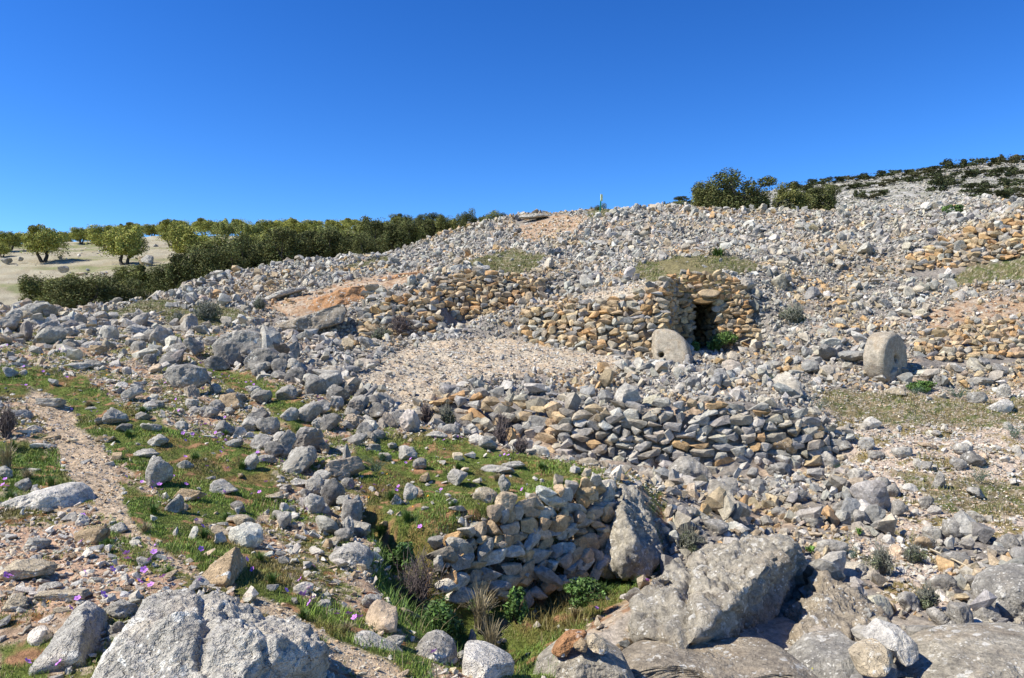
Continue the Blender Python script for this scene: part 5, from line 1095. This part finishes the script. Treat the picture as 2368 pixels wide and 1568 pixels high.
SP_('grey_shrub', 2110, 1300, 46, 38, 'small round grey shrub beside the fallen dry stalk', 12, cat='shrub')
SP_('grey_shrub', 2145, 1405, 56, 46, 'straggly grey shrub above the white cracked rock', 13, cat='shrub')
SP_('grey_shrub', 2158, 1520, 30, 50, 'thin grey shrub between bedrock slabs at the bottom right', 14, cat='shrub')
SP_('thistle', 870, 1096, 84, 40, 'blue green thistle rosette on the grassy top left of the pit', 15)
SP_('thistle', 1892, 952, 48, 34, 'blue green thistle at the left end of the gravel shelf', 16)
SP_('thistle', 2345, 1016, 64, 36, 'blue green thistle at the right edge of the gravel shelf', 17)
SP_('thistle', 2265, 1118, 66, 36, 'blue green thistle in the mossy patch at right', 18)
SP_('thistle', 1972, 1296, 50, 40, 'blue green thistle right of the pale grey slab', 19)
SP_('thistle', 1935, 1088, 34, 20, 'small thistle at the right end of the retaining wall', 20)
SP_('thistle', 2215, 922, 70, 24, 'thistle patch behind the white pointed rocks', 21)
SP_('thistle', 2115, 912, 50, 20, 'low thistle in front of the upright millstone', 22)
SP_('thistle', 1780, 882, 46, 18, 'thistle in the rubble above the retaining wall', 23)
SP_('green_bush', 2125, 905, 70, 26, 'low leafy plant at the right foot of the upright millstone', 24)
SP_('rosette', 1875, 1278, 30, 18, 'bright green leaf rosette above the pale grey slab', 25)
SP_('rosette', 1938, 1330, 26, 22, 'yellow green leaf rosette beside the pale cream rock', 26)
SP_('rosette', 1985, 1238, 22, 22, 'bright green leaf rosette in grey rubble', 27)
SP_('green_bush', 1880, 1572, 90, 44, 'leafy yellow flowered shrub at the bottom edge among the bedrock', 28, name='flowering_shrub', cat='shrub')
SP_('green_grass_tuft', 1660, 592, 76, 20, 'tuft of blue green strap leaves on the grass above the hut', 29)
SP_('green_bush', 2200, 495, 54, 24, 'bright green weed patch in the rubble near the skyline at right', 30)
SP_('dry_grass_tuft', 1135, 1520, 90, 90, 'dry straw coloured grass tuft hanging in the pit', 31, D=5.3)
SP_('dry_grass_tuft', 1110, 1450, 110, 100, 'long bladed olive grass tuft at the back of the pit', 32, D=6.0)
SP_('thorn_bush', 970, 1400, 130, 100, 'grey tangle of dead twigs on the left slope of the pit', 33, D=6.3, cat='bush')
SP_('green_bush', 1010, 1500, 130, 130, 'leafy green shrub in the left part of the pit', 34, D=5.6, cat='shrub')
SP_('green_bush', 1195, 1440, 60, 80, 'slim leafy shrub in the shadow at the back of the pit', 35, D=6.2, cat='shrub')
SP_('green_bush', 930, 1320, 80, 70, 'leafy green shrub at the top left of the pit', 36, D=6.6, cat='shrub')
SP_('green_bush', 1350, 1390, 110, 50, 'low green shrub at the foot of the pit wall', 37, D=7.0, cat='shrub')
SP_('green_grass_tuft', 720, 1568, 60, 60, 'broad green leaves at the right foot of the huge lichen spotted boulder', 38, D=3.7)
SP_('green_grass_tuft', 120, 1560, 90, 50, 'yellow green grass tuft under the pointed leaning rock', 39, D=3.7)
SP_('thorn_bush', 15, 1010, 50, 60, 'dry straw coloured twigs at the left edge above the grass', 40, cat='bush')
SP_('dry_grass_tuft', 15, 1085, 70, 60, 'long dry grass tuft at the left edge', 41)
SP_('grey_shrub', 480, 740, 70, 40, 'dark green shrub in the hollow of the left slope', 42, cat='shrub')
SP_('grey_shrub', 600, 715, 30, 24, 'small shrub beside the layered rock slab', 43, cat='shrub')
SP_('green_bush', 1100, 1415, 0.1 + 40, 30, 'small leafy plant under the tan stones of the pit wall', 44, D=6.4)
SP_('grey_shrub', 415, 752, 44, 26, 'low shrub left of the dark green one in the hollow', 45, cat='shrub')
TUFTS = []
for k, (x, y, w, h) in enumerate([(330,955,34,16),(296,1010,34,18),(452,1066,40,20),(560,1085,38,20),(356,1188,44,24),(336,1232,44,26),(472,1246,46,26),(524,1204,40,22),(600,1300,44,26),(628,1350,46,28),(30,1040,40,22),(64,1108,46,26),(118,1124,40,24),(24,1158,50,28),(884,1066,34,18),(958,1052,30,16),(1060,1088,34,18),(1150,1112,34,18),(1252,1084,30,16),(904,1156,40,24),(940,1206,44,28),(1044,1176,36,20),(700,1432,44,26),(802,1462,46,28),(640,1206,34,20),(742,1500,50,30),(520,1010,30,16),(690,1000,30,16),(1395,1378,46,30),(1330,1432,50,34),(1480,1356,40,24),(1000,1262,40,26),(880,1240,44,34),(250,1262,36,20),(390,1330,40,22),(205,940,28,14),(270,905,26,12)]):
    t_ = small_plant('dry_grass_tuft' if k % 6 == 5 else 'green_grass_tuft', x, y, w, h, None, 200 + k)
    TUFTS.append((('straw coloured' if k % 6 == 5 else 'fresh green') + ' grass tuft ' + region(x, y), x, t_))
# fallen dry stalk
p0, D0 = hit(2150, 1283); p1, D1 = hit(2268, 1335)
H = tubes([wob_path(np.random.default_rng(3), np.array(p0) + [0, 0, .07], np.array(p1) + [0, 0, .06], .011, .008, 9, .01)], 6, (.50, .42, .28))
o = link('fallen_stalk', npmesh('fallen_stalk', H[0], H[1], True, H[2]), M_BARK); recenter(o); tag(o, 'long pale dry stalk lying across the rocks at the lower right', 'stalk')

# ---------- grass cover
gd = np.where(VIS & (cD < 46), GR[:-1, :-1], 0) * ~NW
def grass(name, label, dens, h0, h1, tint, r, wpx=.62, var=.3, wild=0.5):
    p, j, i = scatter(dens, r); n = len(p); D_ = p[:, 1]; m = 3
    hgt = r.uniform(h0, h1, n) * np.clip(.55 + 1.2 * fbm(p * 1.3 + 7, 2), .3, 1.7); wd_ = np.maximum(.0016, D_ * wpx / 781)
    an = r.uniform(0, 6.28, n); ln_ = hgt * r.uniform(.1, wild + .4, n); sd_ = np.stack([-np.sin(an), np.cos(an), 0 * an], -1) * wd_[:, None] * .5
    dr = np.stack([np.cos(an) * ln_, np.sin(an) * ln_, 0 * an], -1); up = np.array([0, 0, 1.0])[None] * hgt[:, None]
    v = np.stack([p - sd_, p + sd_, p + dr * .4 + up * .6 + sd_ * .7, p + dr * .4 + up * .6 - sd_ * .7, p + dr + up * .95], 1).reshape(-1, 3)
    b = np.arange(n)[:, None] * 5; f = np.concatenate([b + [0, 1, 2], b + [0, 2, 3], b + [3, 2, 4]])
    t = np.array(tint)[None] * (1 + r.normal(size=(n, 1)) * var); k = np.clip(fbm(p * .9 + 33, 3) * 2.2 + .05, 0, 1)[:, None]; t = t * (1 - k) + np.array([(.21, .17, .055)]) * k * (1 + r.normal(size=(n, 1)) * .2)
    br = r.uniform(size=(n, 1)) < .06; t = np.where(br, np.array([(.36, .29, .15)]), t)
    o = link(name, npmesh(name, v, f, False, np.repeat(np.clip(t, .01, .5), 5, 0)), M_GRASS); tag(o, label, 'grass', kind='stuff'); return o
nearG = np.clip(9 / cD, .12, 1.6) ** 1.6
bank_ = (cPX < 1560) & (cD < 22)
grass('grass', 'short green grass between the rocks of the near bank', gd * bank_ * 2400 * nearG * 1.7, .012, .040, (.19, .27, .045), R)
grass('grass', 'dry olive turf on the terraces and around the hut', gd * ~bank_ * 900 * nearG * 2, .03, .10, (.19, .19, .065), R)
grass('grass', 'long rank grass inside the shaded pit', np.where(pit[:-1, :-1] & VIS, 1.0, 0) * (GR[:-1, :-1] > .2) * 1100, .05, .16, (.11, .18, .035), R, wild=.8)

# ---------- flowers
def flower_mesh(r, dia, n=5, tint=(.66, .27, .78), wpet=.42):
    parts = []
    for k in range(n):
        a = 2 * math.pi * k / n; dx, dy = math.cos(a), math.sin(a); s = np.array([-dy, dx, 0]); d = np.array([dx, dy, .25])
        v = np.array([d * dia * .04, d * dia * .3 + s * dia * wpet * .5, d * dia * .5 + s * dia * .09, d * dia * .5 - s * dia * .09, d * dia * .3 - s * dia * wpet * .5]); v[2:4, 2] += dia * .03
        v = np.concatenate([v, v + [0, 0, -.0012]]); tn = np.tile(np.array(tint) * r.uniform(.85, 1.1), (10, 1)); tn[0] *= .6
        parts.append((v, np.array([[0, 1, 4, 4], [1, 2, 3, 4]]) if False else np.array([[0, 1, 2, 2], [0, 2, 3, 3], [0, 3, 4, 4], [5, 7, 6, 6], [5, 8, 7, 7], [5, 9, 8, 8], [0, 5, 6, 1], [1, 6, 7, 2], [2, 7, 8, 3], [3, 8, 9, 4], [4, 9, 5, 0]]), tn))
    v, f, t = join(parts); tri = np.concatenate([f[:, [0, 1, 2]], f[f[:, 2] != f[:, 3]][:, [0, 2, 3]]]); return v, tri, t
FL_P = []; FL_Y = []
_r = np.random.default_rng(21)
for k in range(5):
    v, f, t = flower_mesh(_r, 1.0); FL_P.append(npmesh('petals', v, f, False, t))
    v, f, t = flower_mesh(_r, 1.0, 7, (.80, .38, .02), .3); FL_Y.append(npmesh('petals', v, f, False, t))
v, f, t = tubes([[(0, 0, 0, .022), (.1, .05, -.8, .02), (0, .1, -1.8, .02)]], 4, (.14, .12, .05)); ST = npmesh('stem', v, f, False, t)
FLO = []
def flower(x, y, purple=True, big=False):
    p_, D = hit(x, y); dia = (.043 if purple else .022) * _r.uniform(.8, 1.15); dia = max(dia, D * 1.9 / 781)
    root = empty('purple_wildflower' if purple else 'orange_wildflower', (p_[0], p_[1], p_[2] + .05)) if big else None
    me = (FL_P if purple else FL_Y)[_r.integers(0, 5)]
    rot = (_r.uniform(.35, 1.1), _r.uniform(-.4, .4), _r.uniform(0, 6.28))
    if big:
        o = link('petals', me, M_PETAL, root); o.rotation_euler = rot; o.scale = (dia,) * 3; s = link('stem', ST, M_PLANT, root); s.scale = (dia,) * 3
    else:
        root = link('purple_wildflower' if purple else 'orange_wildflower', me, M_PETAL, None, (p_[0], p_[1], p_[2] + .04)); root.rotation_euler = rot; root.scale = (dia,) * 3
    root['category'] = 'wildflower'; root['group'] = 'small purple wildflowers' if purple else 'small orange wildflowers'
    FLO.append([('purple' if purple else 'orange'), 1, 1, x, y, root, 1])
f7 = [(575,130),(562,316),(190,490),(50,555),(65,562),(878,400),(886,440),(1078,342),(1068,392),(1038,445),(1174,440),(1003,510),(998,520),(778,515),(588,536),(1130,568),(966,604),(1386,590),(1392,368),(1405,205),(1362,160),(1710,440),(715,700),(538,725),(1750,512),(2080,583),(2176,484),(2145,640),(2115,680),(2170,712),(2146,750),(2338,828),(1985,660),(190,1175),(410,1185),(2094,690),(2080,180),(2204,156),(490,795),(1046,628)]
for x, y in f7: flower(x / 3, 1163.3 + y / 3, True, True)
f8 = [(50,825),(90,852),(125,848),(545,200),(640,1092),(2050,500),(1798,690),(1770,765),(2120,570)]
for x, y in f8: flower(789.4 + x / 3, 1163.3 + y / 3, True, True)
f4 = [(150,262),(180,262),(192,285),(165,130),(300,165),(205,55),(465,205),(630,228),(672,365),(750,325),(630,445),(675,450),(495,430),(768,265),(1060,285),(1120,290),(1205,265),(1315,268),(1365,270),(1405,285),(1145,245),(1220,360),(1240,440),(1260,545),(1395,543),(1425,535),(1460,545),(1270,600),(1300,625),(1335,605),(1285,650),(1385,630),(1495,595),(1500,635),(1512,665),(1545,610),(1565,650),(1530,730),(1545,705),(1285,765),(1350,770),(1525,770),(1435,840),(1580,850),(1198,908),(1052,955),(1052,998),(1105,970),(1120,1010),(875,915),(985,952),(1290,968),(1420,1045),(1555,1022),(1800,1022),(1843,948),(1745,1035),(1370,1052),(35,935),(20,975),(48,985),(1670,102),(1700,105),(1660,90),(1740,235),(1705,240),(1760,255),(1780,265),(1655,215),(1610,215),(1565,205),(1590,195),(1480,160),(1540,185),(1390,105),(1360,100),(1425,95),(1310,70),(1260,62),(1255,92),(500,45),(480,70),(520,60),(2200,340),(2215,370),(2260,395),(2230,355),(1560,485),(1830,785),(1787,735),(1955,798),(2265,655),(2125,1140)]
for i, (x, y) in enumerate(f4): flower(x / 3, 809 + y / 3, True, y > 820)
f1 = [(50,1020),(10,1035),(110,945),(180,890),(310,880),(335,882),(375,912),(678,845),(990,828),(1070,850),(1040,885),(1300,900),(1340,915),(140,1080),(415,1048),(490,1100),(830,1120),(1060,1060)]
for x, y in f1: flower(x / 3, 462.3 + y / 3, True, False)
f5 = [(365,500),(405,512),(270,518),(650,628),(710,645),(805,622),(830,625),(1100,755),(1130,745),(1158,750),(445,805),(480,778),(140,978),(65,972),(380,998),(228,962),(690,993),(1252,993),(935,1030),(950,1098),(1220,742),(210,858),(395,972),(290,1000)]
for x, y in f5: flower(789.4 + x / 3, 809 + y / 3, True, False)
for x, y in [(50,885),(895,880),(720,75),(790,128),(740,155),(1035,210),(1062,205),(1210,375),(1180,300),(740,190),(290,45),(1160,290),(330,130),(165,60)]: flower(x / 3, 809 + y / 3, False, False)
for x, y in [(945,598),(1025,590),(335,750),(1110,612)]: flower(x / 3, 1163.3 + y / 3, False, True)
for x, y in [(970,660),(690,820),(1190,858),(720,1045),(190,1050),(600,1040),(495,1115),(1130,1035),(315,885),(345,1090)]: flower(789.4 + x / 3, 809 + y / 3, False, False)

# ------------------------------------------------------------------ loose stone as one heap each
o = link('rubble', heaps['rubble'].mesh('rubble'), M_RUB); tag(o, 'broken grey limestone rubble covering the whole slope', 'rubble', kind='stuff')
o = link('gravel', heaps['pebbles'].mesh('gravel'), M_RUB); tag(o, 'pale gravel and stone chips on path, spoil mound and shelf', 'gravel', kind='stuff')

# ------------------------------------------------------------------ labels that single each one out
_T = ['', '', 'twenty', 'thirty', 'forty']
ORD = ['first', 'second', 'third', 'fourth', 'fifth', 'sixth', 'seventh', 'eighth', 'ninth', 'tenth', 'eleventh', 'twelfth', 'thirteenth', 'fourteenth', 'fifteenth', 'sixteenth', 'seventeenth', 'eighteenth', 'nineteenth']
ORD += [{2: 'twentieth', 3: 'thirtieth', 4: 'fortieth'}[k // 10] if k % 10 == 0 else _T[k // 10] + '-' + ORD[k % 10 - 1] for k in range(20, 50)]
def settle(items, group=None):
    """items: (phrase, x, object)"""
    by = {}
    for it in items: by.setdefault(it[0], []).append(it)
    for ph, g in by.items():
        g.sort(key=lambda a: a[1]); n = len(g)
        for k, (p, x, o) in enumerate(g):
            if n == 1: o['label'] = p
            elif k == 0: o['label'] = 'leftmost ' + p
            elif k == n - 1: o['label'] = 'rightmost ' + p
            elif n == 3: o['label'] = 'middle ' + p
            else: o['label'] = ORD[k] + ' from left, ' + p
            if group: o['group'] = group
def shape(w, h):
    q = w / h; return 'flat' if q > 2.3 else 'long' if q > 1.65 else 'upright' if q < .85 else 'angular' if int(w * 7 + h) % 2 else 'rounded'
def size_word(px): return 'big' if px > 26 else 'medium' if px > 15 else 'small'
settle([(size_word(px) + ' ' + shape(w, h) + ' ' + c + ' rock ' + region(x, y).replace('at the bottom left corner of the view', 'in the bottom left corner'), x, o) for c, w, h, x, y, o, px in ROCKS], 'loose rocks lying on the slopes')
settle(TUFTS, 'grass tufts on the near bank')
settle([(c + ' wildflower ' + region(x, y), x, o) for c, w, h, x, y, o, px in FLO])
def treg(kind, x, y, cat, D):
    if cat == 'olive tree': return ' in the back row on the hill skyline' if D > 125 else ' in the middle row of the hill grove' if D > 105 else ' in the front row above the dark bushes'
    if cat == 'oak tree': return ' on the skyline left of the ridge' if D < 120 else ' far back on the skyline'
    if cat == 'bush': return ' at the left above the near bank' if x < 320 else ' at the upper end by the rubble crest' if x > 760 else ' in the middle of the bush belt'
    return ' high on the hill skyline' if y < 428 - (x < 2000) * 0 and y < 405 else ' in the upper scrub band' if y < 425 else ' low on the bare stony flank'
settle([(k + treg(k, x, y, cat, D), x, o) for k, x, y, a, o, cat, grp, D in PLANTS])
print('stones', heaps['rubble'].n, heaps['pebbles'].n, 'rocks', len(ROCKS))
for o_ in S.objects:
    if o_.get('label') and len(o_['label'].replace('-', ' ').split()) > 15: print('LONG', o_.name, o_['label'])
